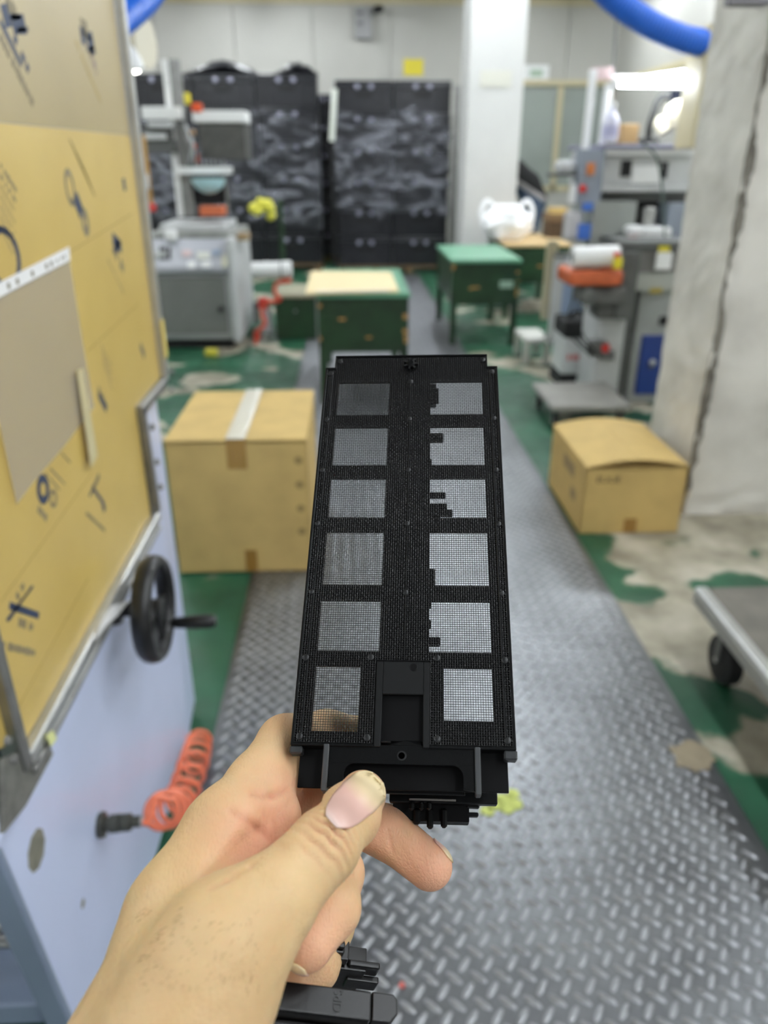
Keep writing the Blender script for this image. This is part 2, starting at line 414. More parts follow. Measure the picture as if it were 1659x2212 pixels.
for k in range(4): MB().lathe([(.016, 0), (.016, .0006)], (-.2, 2.5845, .46 - k * .095), (0, -1, 0), 14).build('scuff', mat('card_scuff', (150, 128, 76), .8), cl)
cr = carton('carton', .948, 1.372, 2.865, 3.42, .0, .298, 'low brown carton with lifted top flaps against the chipped pillar', .03, None, .06)
MB().box((1.135, 2.8635, .004), (1.19, 2.865, .068)).build('bottom_tape', M_tapeb, cr)
def text_mesh(name, body, size, m, parent, loc, rot, depth=.0004):
    cu = bpy.data.curves.new(name, 'FONT'); cu.body = body; cu.size = size; cu.extrude = depth; cu.align_x = 'CENTER'; cu.align_y = 'CENTER'
    ob = bpy.data.objects.new(name, cu); COL.objects.link(ob)
    dg = bpy.context.evaluated_depsgraph_get(); me = bpy.data.meshes.new_from_object(ob.evaluated_get(dg)); bpy.data.objects.remove(ob)
    me.name = name; me.materials.clear()
    o = link(name, me, m, parent); o.location = Vector(loc) - (ORIG.get(parent.name, Vector()) if parent else Vector()); o.rotation_euler = rot; return o
text_mesh('printed_code', 'EUUE', .042, mat('black_print', (64, 54, 34), .8), cr, (1.045, 2.8642, .247), (math.pi / 2, 0, 0))
MB().box((.9472, 3.02, .19), (.948, 3.2, .25)).box((.9472, 2.97, .1), (.948, 3.05, .15)).build('side_print', mat('side_ink', (150, 130, 90), .8), cr)

# ================================================================== NEAR MACHINE WITH YELLOW-COVERED GUARD
XB = float(onZ(425, 1530, .03)[0])
M_blue = mat('pale_blue_enamel', (206, 216, 246), 0.34, vary=0.08, vscale=4, coat=.2)
M_blued = mat('slate_blue_enamel', (136, 150, 172), 0.4, vary=0.12, vscale=5)
gm = thing('guarded_machine', 'pale blue steel machine with a yellow paper-covered guard panel and handwheel', 'machine', (XB - .4, 1.25, 0))
def yz(px, py, off=0.0): p = onX(px, py, XB + off); return (p[1], p[2])
sp = MB(); sp.prism([(XB - .014, a, b) for a, b in ((.80, .03), (.72, .66), (1.40, .70), (1.44, .96), (1.66, .96), (1.66, .03))], (.014, 0, 0)); sp.build('side_plate', M_blue, gm, bevel=.002)
MB().prism([(XB - .002, 1.662, .03), (XB - .002, 1.662, .96), (XB - .012, 1.795, .96), (XB - .012, 1.795, .03), ], (-.05, 0, 0)).build('corner_plate', M_blue, gm, bevel=.003)
MB().box((XB - .9, 1.76, .03), (XB - .05, 1.79, .96)).build('rear_plate', M_blue, gm)
M_inside = mat('machine_inside_gloom', (44, 46, 50), .7)  # gloom inside the machine put into a dark grey colour
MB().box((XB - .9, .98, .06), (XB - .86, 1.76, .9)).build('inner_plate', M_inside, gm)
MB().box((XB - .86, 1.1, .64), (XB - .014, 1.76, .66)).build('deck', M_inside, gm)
# near edge flange, shelf, guide rods inside
MB().prism([(XB, .792, .03), (XB, .715, .655), (XB - .042, .715, .655), (XB - .042, .792, .03)], (0, .014, 0)).build('edge_flange', M_blued, gm, bevel=.004)
MB().box((XB - .9, .80, .17), (XB - .06, 1.2, .22)).build('shelf', M_blued, gm, bevel=.004)
for z in (.325, .30, .285): MB().cyl((XB - .9, .86, z), (XB - .03, .86, z), .007, n=12).build('guide_rod', M_steel, gm, smooth=True)
MB().box((XB - .9, .74, .60), (XB - .062, .80, .655)).build('cross_rail', M_blued, gm, bevel=.004)
for xx in (XB - .04, XB - .86):
    for yy in (.87, 1.70): MB().cyl((xx, yy, 0), (xx, yy, .04), .022, n=12).build('foot', M_rubber, gm)
MB().lathe([(.03, 0), (.022, .0007)], (XB, .80, .56), (1, 0, 0), 9).build('worn_patch', mat('bare_metal_wear', (128, 126, 112), .6, vary=.3, vscale=60), gm)
MB().lathe([(.009, 0), (.005, .0007)], (XB, .89, .335), (1, 0, 0), 5).build('worn_patch', MATS['bare_metal_wear'], gm)
# guard panel
def kraft_paper():
    m = bpy.data.materials.new('kraft_masking_paper'); m.use_nodes = True; nt = m.node_tree; N = nt.nodes; L = nt.links; p = N['Principled BSDF']
    tc = N.new('ShaderNodeTexCoord'); n = N.new('ShaderNodeTexNoise'); n.inputs['Scale'].default_value = 3.5; n.inputs['Detail'].default_value = 6
    L.new(tc.outputs['Object'], n.inputs['Vector']); r = N.new('ShaderNodeValToRGB')
    r.color_ramp.elements[0].position = .3; r.color_ramp.elements[0].color = srgb(196, 168, 92); r.color_ramp.elements[1].position = .7; r.color_ramp.elements[1].color = srgb(212, 184, 106)
    L.new(n.outputs['Fac'], r.inputs['Fac']); L.new(r.outputs['Color'], p.inputs['Base Color'])
    p.inputs['Roughness'].default_value = .38
    w = N.new('ShaderNodeTexNoise'); w.inputs['Scale'].default_value = 9; b = N.new('ShaderNodeBump'); b.inputs['Strength'].default_value = .08; b.inputs['Distance'].default_value = .01
    L.new(tc.outputs['Object'], w.inputs['Vector']); L.new(w.outputs['Fac'], b.inputs['Height']); L.new(b.outputs['Normal'], p.inputs['Normal'])
    return m
M_paperY = kraft_paper(); M_paperG = mat('kraft_paper_grey_tan', (168, 150, 104), .4, vary=.08, vscale=4)  # upper sheet in a greyer tan
PXX = XB + .012
yA, zS = .80, 1.4905
panel = MB().prism([(PXX - .005, a, b) for a, b in ((.80, .74), (1.535, .74), (1.535, .985), (1.765, .985), (1.765, zS), (.80, zS))], (.005, 0, 0)).build('guard_panel', M_paperY, gm)
MB().prism([(PXX - .005, a, b) for a, b in ((.45, zS + .0012), (1.765, zS + .0012), (1.765, 2.05), (.45, 2.05))], (.005, 0, 0)).build('upper_sheet', M_paperG, panel)
MB().prism([(PXX - .005, a, b) for a, b in ((.45, .95), (.798, .76), (.798, zS), (.45, zS))], (.005, 0, 0)).build('near_sheet', M_paperY, panel)
def rail(p, q, name='frame_rail', w=.022, t=.03, m=M_alu, off=0.0):
    MB().bar((PXX + off, p[0], p[1]), (PXX + off, q[0], q[1]), t, w, (0, 0, 1) if abs(p[1] - q[1]) < .2 else (0, 1, 0)).build(name, m, gm, bevel=.003)
rail((1.778, .975), (1.80, 2.05)); rail((1.765, .975), (1.535, .975), m=M_steel); rail((1.547, .985), (1.56, .735), m=M_steel)
rail((1.56, .727), (.80, .727)); rail((1.55, .704), (.80, .704), w=.014, m=M_steel); rail((.79, .72), (.79, 1.0), w=.02, m=M_steel)
for k, (a, b) in enumerate(((1.80, .99), (1.78, .955), (1.568, .93), (1.57, .85), (1.572, .79))): MB().lathe([(.008, 0), (.006, .008)], (PXX + .016, a, b), (1, 0, 0), 8).build('bolt', M_steel, gm)
pts = [(0, 1640), (40, 1622), (95, 1602), (108, 1628), (48, 1740), (0, 1800)]
MB().prism([(PXX + .003,) + yz(*p, .016) for p in pts], (.006, 0, 0)).build('corner_bracket', mat('grimy_steel', (128, 128, 122), .5, metal=.4, vary=.35, vscale=40), gm)
for p in ((20, 1600), (34, 1640), (80, 1640)): a = yz(*p, .025); MB().lathe([(.007, 0), (.005, .006)], (PXX + .009, a[0], a[1]), (1, 0, 0), 8).build('bolt', M_steel, gm)
MB().box((PXX + .0155, 1.766, 1.03), (PXX + .0175, 1.79, 1.115)).build('yellow_tape', mat('faded_yellow_tape', (226, 206, 120), .5), gm)
MB().prism([(PXX + .018,) + yz(*p, .03) for p in ((98, 1590), (112, 1578), (120, 1596), (108, 1612))], (.002, 0, 0)).build('tape_tab', mat('lime_tape', (226, 230, 160), .6), gm)
MB().prism([(PXX + .018,) + yz(*p, .030) for p in ((240, 1310), (280, 1295), (252, 1330), (228, 1350), (204, 1384), (216, 1348))], (.0015, 0, 0)).build('paper_scrap', M_paper, gm)
# print on the masking paper
def stroke(pa, pb, w, m=M_navy, name='print_mark'):
    a, b = Vector((0,) + yz(*pa, .012)), Vector((0,) + yz(*pb, .012)); d = (b - a).normalized(); n_ = Vector((0, -d.z, d.y)) * w / 2
    MB().prism([Vector((PXX, 0, 0)) + v for v in (a - n_, b - n_, b + n_, a + n_)], (.0004, 0, 0)).build(name, m, panel)
def textline(pa, pb, w, m=M_ink, seed=0):
    r_ = random.Random(seed); a, b = Vector((0,) + yz(*pa, .012)), Vector((0,) + yz(*pb, .012)); d = b - a; L_ = d.length; d.normalize(); n_ = Vector((0, -d.z, d.y)); g = MB(); s = 0
    while s < L_:
        l = r_.uniform(.5, 1.0) * w; l = min(l, L_ - s); hh = w / 2 * r_.uniform(.65, 1)
        p = a + d * s; q = a + d * (s + l * .72); g.prism([Vector((PXX, 0, 0)) + v for v in (p - n_ * hh, q - n_ * hh, q + n_ * hh, p + n_ * hh)], (.0004, 0, 0)); s += l + (.6 * w if r_.random() < .15 else 0)
    g.build('printed_line', m, panel)
# bold bracket-shaped marks
stroke((20, 1308), (84, 1330), .010); stroke((14, 1341), (71, 1266), .0045, M_navy); stroke((19, 1341), (67, 1268), .003)
textline((40, 1343), (72, 1356), .013, seed=1); textline((36, 1292), (52, 1262), .011, seed=2); textline((0, 1392), (80, 1412), .011, M_ink, 3)
stroke((199, 1052), (222, 1085), .008); stroke((222, 1085), (226, 1104), .014); stroke((193, 1072), (205, 1046), .006); stroke((206, 1046), (214, 1026), .010, M_ink); textline((186, 1108), (226, 1146), .008, seed=4)
def ringmark(px, py, r, th, m=M_navy, sy=1.0):
    c = Vector((PXX,) + yz(px, py, .012)); g = MB(); n_ = 18
    for k in range(n_):
        a0, a1 = 2 * math.pi * k / n_, 2 * math.pi * (k + 1) / n_; f = lambda a, rr: c + Vector((0, rr * math.cos(a), rr * sy * math.sin(a)))
        g.prism([f(a0, r - th), f(a1, r - th), f(a1, r), f(a0, r)], (.0004, 0, 0))
    g.build('print_ring', m, panel)
ringmark(93, 1057, .022, .012); ringmark(115, 1077, .014, .006, M_ink); textline((82, 1098), (102, 1122), .012, seed=5); textline((108, 1012), (140, 1046), .004, seed=6); textline((98, 1022), (128, 1058), .004, seed=7); textline((132, 978), (152, 1000), .004, seed=8)
stroke((0, 45), (46, 141), .010); stroke((6, 36), (20, 32), .026); stroke((26, 52), (54, 52), .024); stroke((22, 38), (46, 37), .006); stroke((36, 66), (60, 62), .006)
textline((30, 78), (64, 158), .018, M_navy, 9); textline((14, 8), (36, 28), .02, seed=10); textline((0, 78), (22, 124), .014, seed=11); textline((26, 130), (72, 226), .014, seed=12)
stroke((174, 74), (184, 82), .026); stroke((190, 96), (202, 92), .034); stroke((186, 84), (198, 82), .006); stroke((188, 106), (204, 103), .008); textline((196, 112), (210, 160), .022, mat('violet_ink', (146, 130, 122), .7), 13); textline((176, 58), (190, 62), .03, seed=14); textline((163, 88), (218, 222), .012, mat('ghost_ink', (172, 152, 102), .7), 15)
stroke((162, 424), (176, 462), .028); ringmark(151, 405, .022, .008, M_ink, 1.3); ringmark(184, 480, .018, .012, M_ink, 1.3)
for k in range(6): textline((150 + k * 4, 300 + k * 9), (182 + k * 5, 368 + k * 12), .006, MATS['ghost_ink'], 20 + k)
for k in range(7): textline((0, 356 + k * 22), (36 - k, 414 + k * 23), .008, MATS['ghost_ink'] if k > 1 else M_ink, 30 + k)
ringmark(10, 558, .05, .012, M_navy, .8)
stroke((243, 515), (262, 535), .024); stroke((245, 545), (258, 520), .012); textline((250, 545), (268, 585), .022, seed=40); textline((232, 560), (268, 635), .008, MATS['ghost_ink'], 41)
for k in range(4): textline((218 + k * 2, 745 + k * 14), (240 + k, 790 + k * 18), .006, MATS['ghost_ink'], 50 + k)
stroke((214, 852), (230, 884), .016); textline((212, 845), (222, 860), .02, seed=55)
stroke((266, 385), (270, 412), .018); stroke((303, 745), (312, 770), .018, M_ink)
# sheet folds: shallow crease strips
for pa, pb in (((150, 545), (285, 462)), ((190, 758), (300, 655)), ((0, 1302), (200, 1020)), ((22, 1560), (190, 1250))): stroke(pa, pb, .0022, mat('fold_line', (178, 152, 84), .5), 'fold')
# plastic document sleeve hanging on the guard
def sleeve_mat():
    m = bpy.data.materials.new('clear_plastic_sleeve'); m.use_nodes = True; nt = m.node_tree; N = nt.nodes; L = nt.links; p = N['Principled BSDF']
    p.inputs['Base Color'].default_value = srgb(198, 194, 188); p.inputs['Roughness'].default_value = .3
    t = N.new('ShaderNodeBsdfTransparent'); mx = N.new('ShaderNodeMixShader'); mx.inputs[0].default_value = .42
    L.new(t.outputs[0], mx.inputs[1]); L.new(p.outputs[0], mx.inputs[2]); L.new(mx.outputs[0], N['Material Output'].inputs[0]); return m
M_sleeve = sleeve_mat()
def sl(px, py, off): return Vector(onX(px, py, PXX + off))
st = thing('document_sleeve', 'clear plastic document sleeve with a white punched strip taped to the yellow guard', 'sleeve', sl(60, 900, .004))
tl, tr, bl, br = sl(-60, 668, .003), sl(150, 560, .003), sl(36, 1090, .004), sl(205, 880, .004)
K = 10; grid = []
for i in range(K + 1):
    row = []
    for j in range(K + 1):
        u, v = j / K, i / K; p = (tl * (1 - u) + tr * u) * (1 - v) + (bl * (1 - u) + br * u) * v
        row.append(p + Vector((.004 * math.sin(math.pi * u) * math.sin(math.pi * v) + .0012 * math.sin(9 * u + 3 * v), 0, 0)))
    grid.append(row)
MB().sheet(grid).build('pouch', M_sleeve, st, smooth=True)
a0, a1, b0, b1 = sl(-60, 640, .003), sl(148, 533, .003), sl(-60, 672, .003), sl(150, 562, .003)
strip = MB().prism([a0, a1, b1, b0], (.0012, 0, 0)).build('strip', M_paper, st)
for u in (.30, .385, .54, .70, .76, .83, .89, .93):
    p = (a0 * (1 - u) + a1 * u) * .45 + (b0 * (1 - u) + b1 * u) * .55; MB().lathe([(.0045 if u < .8 else .003, 0), (.0045 if u < .8 else .003, .0004)], p + Vector((.0012, 0, 0)), (1, 0, 0), 10).build('punched_hole', M_ink, strip)
MB().prism([sl(165, 800, .009), sl(178, 795, .009), sl(210, 985, .009), sl(196, 1010, .009)], (.001, 0, 0)).build('tape', mat('cloudy_tape', (206, 194, 152), .4), st)
# handwheel
XW = XB + .075
hc = Vector(onX(333, 1315, XW)); hz = abs(onX(330, 1196, XW)[2] - onX(330, 1432, XW)[2]) / 2 * 1.16
hw = thing('handwheel', 'black handwheel with a crank handle on the blue machine side', 'handwheel', hc)
rm = hz - .013
ringpts = [hc + Vector((0, rm * math.cos(a), rm * math.sin(a))) for a in (2 * math.pi * k / 40 for k in range(40))]
g = MB(); V = []; Fc = []
for i in range(40):
    a = 2 * math.pi * i / 40
    for k in range(10):
        b = 2 * math.pi * k / 10; rr = rm + .012 * math.cos(b); V.append(hc + Vector((.019 * math.sin(b), rr * math.cos(a), rr * math.sin(a))))
for i in range(40): Fc += [(i * 10 + k, i * 10 + (k + 1) % 10, ((i + 1) % 40) * 10 + (k + 1) % 10, ((i + 1) % 40) * 10 + k) for k in range(10)]
g.add(V, Fc).build('rim', M_black, hw, smooth=True)
MB().lathe([(.019, -.02), (.019, .010), (.013, .014)], hc, (1, 0, 0), 20).build('hub', M_black, hw, smooth=True)
a0_ = math.radians(205); wb2 = [hc + Vector((-.006, (rm - .004) * math.cos(math.radians(a)), (rm - .004) * math.sin(math.radians(a)))) for a in range(200, 262, 10)]; wb3 = [hc + Vector((-.006, (rm - .004) * math.cos(math.radians(a)), (rm - .004) * math.sin(math.radians(a)))) for a in range(282, 342, 10)]
for wpts in (wb2, wb3): MB().prism([hc + Vector((-.006, 0, .02))] + wpts, (.012, 0, 0)).build('web', M_black, hw, bevel=.003)
for a in (200, 340): MB().bar(hc, hc + Vector((0, rm * math.cos(math.radians(a)), rm * math.sin(math.radians(a)))), .012, .032, (0, -math.sin(math.radians(a)), math.cos(math.radians(a)))).build('spoke', M_black, hw, bevel=.004)
MB().cyl(Vector((XB, hc.y, hc.z)), hc + Vector((-.01, 0, 0)), .014, n=16).build('shaft', M_rubber, hw, smooth=True)
MB().lathe([(.03, 0), (.028, .012), (.02, .014)], (XB, hc.y, hc.z), (1, 0, 0), 18).build('boss', M_black, hw, smooth=True)
ha = math.radians(-52); hp = hc + Vector((0, (rm - .006) * math.cos(ha), (rm - .006) * math.sin(ha)))
MB().lathe([(.005, 0), (.006, .012), (.011, .016), (.0145, .05), (.0145, .086), (.010, .096)], hp + Vector((.006, 0, 0)), (1, .05, 0), 16).build('crank_handle', M_black, hw, smooth=True)
# coiled air hose on its quick coupling
fc = Vector(onX(214, 1782, XB))
hs = thing('coiled_air_hose', 'orange coiled air hose on a steel quick coupling under the handwheel', 'hose', fc)
cp = MB(); cp.lathe([(.022, 0), (.022, .010), (.012, .011), (.012, .018), (.016, .019), (.016, .036), (.013, .038), (.0155, .039), (.0155, .055), (.010, .057), (.010, .072)], fc, (1, .06, .02), 18); cp.build('coupling', mat('coupling_steel', (92, 92, 84), .35, metal=.8), hs, smooth=True)
e0 = fc + Vector((.072, .004, .0012)); MB().cyl(e0 - Vector((.006, 0, 0)), e0 + Vector((.004, 0, 0)), .0085, n=14).build('ferrule', M_alu, hs, smooth=True)
c1 = Vector(onX(385, 1735, XB + .085)); c2 = Vector(onX(418, 1648, XB + .075)); c3 = Vector(onX(430, 1600, XB + .02))
axis_pts = spline([e0 + Vector((.028, .01, .012)), c1, c2, c3], 60); hpts = [e0, e0 + Vector((.014, 0, -.002))]; R_ = .031; turns = 9.5
NA = len(axis_pts)
for i in range(NA):
    p = Vector(axis_pts[i]); t_ = (Vector(axis_pts[min(i + 1, NA - 1)]) - Vector(axis_pts[max(i - 1, 0)])).normalized(); u, w, _ = frame_from(t_); ph = 2 * math.pi * turns * i / NA - 1.9
    rr = R_ * (.75 if i < 4 else 1); hpts.append(p + rr * (math.cos(ph) * u + math.sin(ph) * w))
hp2 = spline(hpts, 3); MB().tube(hp2, .0054, 8).build('hose', mat('orange_polyurethane', (240, 122, 84), .3, coat=.3), hs, smooth=True)

# ================================================================== HELD MESH CASSETTE
DX = np.array([0.99431, -0.10353, 0.02696]); DY = np.array([0.06871, 0.81226, 0.57924])
DX /= np.linalg.norm(DX); DY -= DX * (DX @ DY); DY /= np.linalg.norm(DY); DZ = np.cross(DX, DY)     # DZ faces the viewer
DO = np.array([0.0, 0.0, 0.0])
_T = np.array([0.0072, -0.0917, 0.2991]); DO = C0 + RT * _T[0] + UP * _T[1] + FW * _T[2]
# refine the origin so that the bottom edge centre lands where the photo shows it
def dev_local(px, py, z=0.0):
    """photo point -> cassette coordinates (mm) on the plane at height z mm above its mesh"""
    d = ray(px, py); t = ((DO + DZ * z / 1000 - C0) @ DZ) / (d @ DZ); q = C0 + d * t - DO
    return np.array([q @ DX, q @ DY, q @ DZ]) * 1000
DM = Matrix(((DX[0], DY[0], DZ[0], DO[0]), (DX[1], DY[1], DZ[1], DO[1]), (DX[2], DY[2], DZ[2], DO[2]), (0, 0, 0, 1)))
M_dev = mat('cassette_black_plastic', (9, 10, 11), 0.34, bump=0.03, bscale=500, spec=.22)
M_devm = mat('cassette_matt_black', (7, 7, 8), 0.5, spec=.14)
M_wire = mat('black_mesh_wire', (22, 23, 25), 0.24, spec=.6)
M_stake = mat('heat_stake_black', (20, 21, 22), 0.42, spec=.35)
dv = bpy.data.objects.new('mesh_cassette', None); COL.objects.link(dv); dv.matrix_world = DM
tag(dv, 'black plastic cassette with twelve mesh-covered windows held up by the thumb', 'cassette'); ORIG[dv.name] = Vector()
class DB(MB):
    def b(s, x0, x1, y0, y1, z0, z1): return s.box((x0 / 1000, y0 / 1000, z0 / 1000), (x1 / 1000, y1 / 1000, z1 / 1000))
    def put(s, name, m, parent=dv, bevel=.0002, **k): return s.build(name, m, parent, bevel=bevel, local=True, **k)
rows = [(162.0, 183.0), (132.0, 154.5), (103.1, 124.7), (69.1, 95.7), (38.9, 62.0)]
g = DB(); z0, z1 = -2.4, -0.9
edges = [191.5] + [v for r in rows for v in (r[1], r[0])] + [32.2]
g.b(-38.8, 38.6, 191.5, 198.6, z0, z1)
for k in range(0, len(edges), 2): g.b(-43.5, 43.5, edges[k + 1], edges[k], z0, z1)
for a, b in rows: g.b(-43.5, -36.8, a, b, z0, z1); g.b(-10.7, 10.2, a, b, z0, z1); g.b(36.1, 43.5, a, b, z0, z1)
g.b(-43.5, -36.7, 5.5, 32.2, z0, z1); g.b(-17.9, -11.3, 5.5, 32.2, z0, z1); g.b(-43.5, -11.3, 0, 5.5, z0, z1)
g.b(10.6, 16.3, 0, 32.2, z0, z1); g.b(35.9, 43.5, 10.6, 32.2, z0, z1); g.b(16.3, 43.5, 0, 10.6, z0, z1)
g.put('window_plate', M_devm, bevel=0)
g = DB(); dpt = -14
g.b(-44.2, -43.2, 0, 191.5, dpt, .5); g.b(43.2, 44.2, 0, 191.5, dpt, .5)
g.b(-44.2, -38.6, 190.6, 191.6, dpt, .5); g.b(38.4, 44.2, 190.6, 191.6, dpt, .5)
g.b(-39.4, -38.6, 191.0, 199.4, -10, .5); g.b(38.4, 39.2, 191.0, 199.4, -10, .5); g.b(-39.4, 39.2, 198.6, 199.5, -10, .6)
g.b(-44.2, -11.3, -.6, .5, -8, .5); g.b(10.6, 44.2, -.6, .5, -8, .5)
g.put('rim', M_dev)
g = DB()
for x in (-40.2, 40.2): g.b(x - .35, x + .35, 1, 190, -.9, .25)
g.b(-.3, .3, 35, 188, -.9, .25); g.put('seam_ridges', M_wire, bevel=.0001)
def stud(x, y, r=1.5):
    r *= .82; o = MB().lathe([(r / 1000, -.0009), (r / 1000, .0003), (r * .6 / 1000, .00055)], (x / 1000, y / 1000, 0), (0, 0, 1), 10); o.build('heat_stake', M_stake, dv, local=True, smooth=True)
for y in (158.6, 128.5, 99.5, 65.4):
    for x in (-41.3, -.1, 41.3): stud(x, y)
for x, y in ((-.1, 182), (-41.3, 35.5), (41.3, 35.5), (-14, 36), (13.5, 36), (-41, 3), (-14, 3), (13.6, 3), (41, 3), (-41.3, 188), (41.3, 188), (-37, 196), (37, 196)): stud(x, y, 1.7)
# toothed post at the top
tp = DB(); tp.lathe([(.0022, -.001), (.0022, .002), (.0014, .003)], (0, .1925, 0), (0, 0, 1), 12)
post = tp.put('toothed_post', M_dev, bevel=0)
for k in range(7):
    a = 2 * math.pi * k / 7; MB().obox((.0028 * math.cos(a), .1925 + .0028 * math.sin(a), .0012), (.0018, .0009, .002), ((math.cos(a), math.sin(a), 0), (-math.sin(a), math.cos(a), 0), (0, 0, 1))).build('tooth', M_stake, post, local=True)
# woven wire: two sets of crimped strands
def woven(pitch=1.0, r=.128, amp=.14):
    xs = np.arange(-43.0, 43.01, pitch); ys = np.arange(.9, 198.4, pitch); Vs = []; Qs = []; base = 0
    ang = np.array([0.25, .75, 1.25, 1.75]) * math.pi
    def ok(x, y):
        return (np.abs(x) < 43.2) & ~((y > 191) & (np.abs(x) > 38.4)) & ~((x > -11.5) & (x < 10.8) & (y < 34.0))
    def strand(P, A, B, good):
        nonlocal base
        n = len(P); ring = P[:, None, :] + r * (np.cos(ang)[None, :, None] * A + np.sin(ang)[None, :, None] * B); Vs.append(ring.reshape(-1, 3))
        i = np.arange(n - 1)[good[:-1] & good[1:]]
        for k in range(4): Qs.append(np.stack([base + i * 4 + k, base + i * 4 + (k + 1) % 4, base + (i + 1) * 4 + (k + 1) % 4, base + (i + 1) * 4 + k], 1))
        base += n * 4
    for i, x in enumerate(xs):
        sgn = np.where((np.arange(len(ys)) + i) % 2 == 0, 1, -1); P = np.stack([np.full(len(ys), x), ys, amp * sgn], 1)
        strand(P, np.array([1., 0, 0]), np.array([0, 0, 1.]), ok(P[:, 0], P[:, 1]))
    for j, y in enumerate(ys):
        sgn = np.where((np.arange(len(xs)) + j) % 2 == 0, -1, 1); P = np.stack([xs, np.full(len(xs), y), amp * sgn], 1)
        strand(P, np.array([0, 1., 0]), np.array([0, 0, 1.]), ok(P[:, 0], P[:, 1]))
    return np.concatenate(Vs) / 1000, np.concatenate(Qs)
V_, Q_ = woven(); me = fastmesh('woven_mesh', V_, Q_, True); o = link('woven_mesh', me, M_wire, dv); o['kind'] = 'stuff'
# centre plate with its recess
g = DB(); g.b(-11.3, -8.6, -.6, 34.2, -1.6, .55); g.b(8.0, 10.6, -.6, 34.2, -1.6, .55); g.b(-8.6, 8.0, 20.5, 34.2, -1.6, .55); g.b(-8.6, -4.5, 1.2, 1.9, -1.6, .4)
cp_ = g.put('centre_plate', mat('cassette_satin_black', (18, 19, 20), .42, spec=.3), bevel=.0003)
g = DB(); g.b(-9.2, 8.6, -3, 21.2, -5.2, -4.4); g.put('recess_floor', mat('recess_black', (4, 4, 4), .5, spec=.08), bevel=0)
g = DB(); g.add([(v[0] / 1000, v[1] / 1000, v[2] / 1000) for v in ((-8.6, .2, -.6), (7.6, .2, -.6), (6.2, 4.6, -4.3), (-4.8, 4.6, -4.3), (-8.6, 1.0, -4.3))], [(0, 1, 2, 3, 4)]); g.put('recess_ramp', M_dev, bevel=0, solid=.0006)
MB().lathe([(.0016, 0), (.0016, .0002), (.0013, .0003)], (.004, .0318, .00055), (0, 0, 1), 18).build('gate_mark', M_devm, dv, local=True)
# lower bracket with arched finger cut-out, ribs, hole, back panel
def arc(cx, cy, r, a0, a1, n=7): return [(cx + r * math.cos(math.radians(a0 + (a1 - a0) * k / n)), cy + r * math.sin(math.radians(a0 + (a1 - a0) * k / n))) for k in range(n + 1)]
L_ = [(-30.4, .3), (-30.4, -16.8), (-22.6, -14.6)] + arc(-18.4, -11.0, 4.2, 180, 90) + arc(19.4, -11.0, 4.2, 90, 0) + [(23.6, -16.0), (29.8, -16.8), (29.8, .3)]
def strip_prism(g, poly_top, zf, zb):
    g.prism([(a / 1000, b / 1000, zf / 1000) for a, b in poly_top], (0, 0, (zb - zf) / 1000))
g = DB(); strip_prism(g, [(-30.4, .3), (-30.4, -6.8), (29.8, -6.8), (29.8, .3)], -.4, -1.8)
strip_prism(g, [(-30.4, -6.8), (-30.4, -16.6), (-22.6, -14.4), (-22.6, -11.0)] + arc(-18.4, -11.0, 4.2, 180, 90)[1:], -.4, -1.8)
strip_prism(g, arc(19.4, -11.0, 4.2, 90, 0) + [(23.6, -15.6), (29.8, -16.6), (29.8, -6.8)], -.4, -1.8)
g.put('bracket', M_dev, bevel=.00025)
for x in (-29.8, 29.2): DB().b(x - 1.1, x + 1.1, -17.6, .2, -6, .9).put('rib', mat('rib_satin_black', (62, 64, 66), .36), bevel=.0004)
DB().b(-41.2, 41.2, -15.4, 3, -7.4, -6.2).put('back_panel', M_devm)
DB().b(-24, 24.5, -16.2, -11, -10.5, -9.6).put('inner_ledge', mat('ledge_black', (16, 17, 18), .3, spec=.3))
MB().lathe([(.0019, 0), (.0019, .0002), (.0012, .0003)], (-.0002, -.0036, -.0004), (0, 0, 1), 16).build('hole_lip', M_stake, dv, local=True, smooth=True)
MB().lathe([(.00125, 0), (.00125, .00035)], (-.0002, -.0036, -.0003), (0, 0, 1), 16).build('hole', mat('dark_hole', (1, 1, 1), 1.0, spec=0), dv, local=True)
DB().b(39.5, 44.6, -4.2, -.4, -6, -.2).put('corner_lug', mat('worn_edge_black', (44, 46, 48), .38), bevel=.0006)
DB().b(-44.6, -39.5, -3.6, -.4, -6, -.2).put('corner_lug', MATS['worn_edge_black'], bevel=.0006)
# spine and gear train behind the plate
DB().b(-9.2, 9.0, 2, 188, -30, -2.4).put('spine', M_devm, bevel=.0005)
def behind(px0, py0, px1, py1, z, dz=4, name='gear_block'):
    a, b = dev_local(px0, py0, z), dev_local(px1, py1, z); DB().b(a[0], b[0], b[1], a[1], z - dz, z).put(name, M_devm, bevel=.0004)
behind(920, 838, 948, 864, -16); behind(920, 828, 942, 872, -17); behind(920, 935, 958, 948, -16); behind(920, 990, 932, 998, -16)
behind(920, 1062, 963, 1070, -16); behind(920, 1086, 966, 1098, -18); behind(920, 1100, 978, 1110, -18); behind(920, 1094, 952, 1116, -20)
behind(920, 1228, 940, 1266, -14); behind(920, 1299, 932, 1308, -12); behind(920, 1338, 931, 1353, -12); behind(920, 1375, 951, 1391, -12)
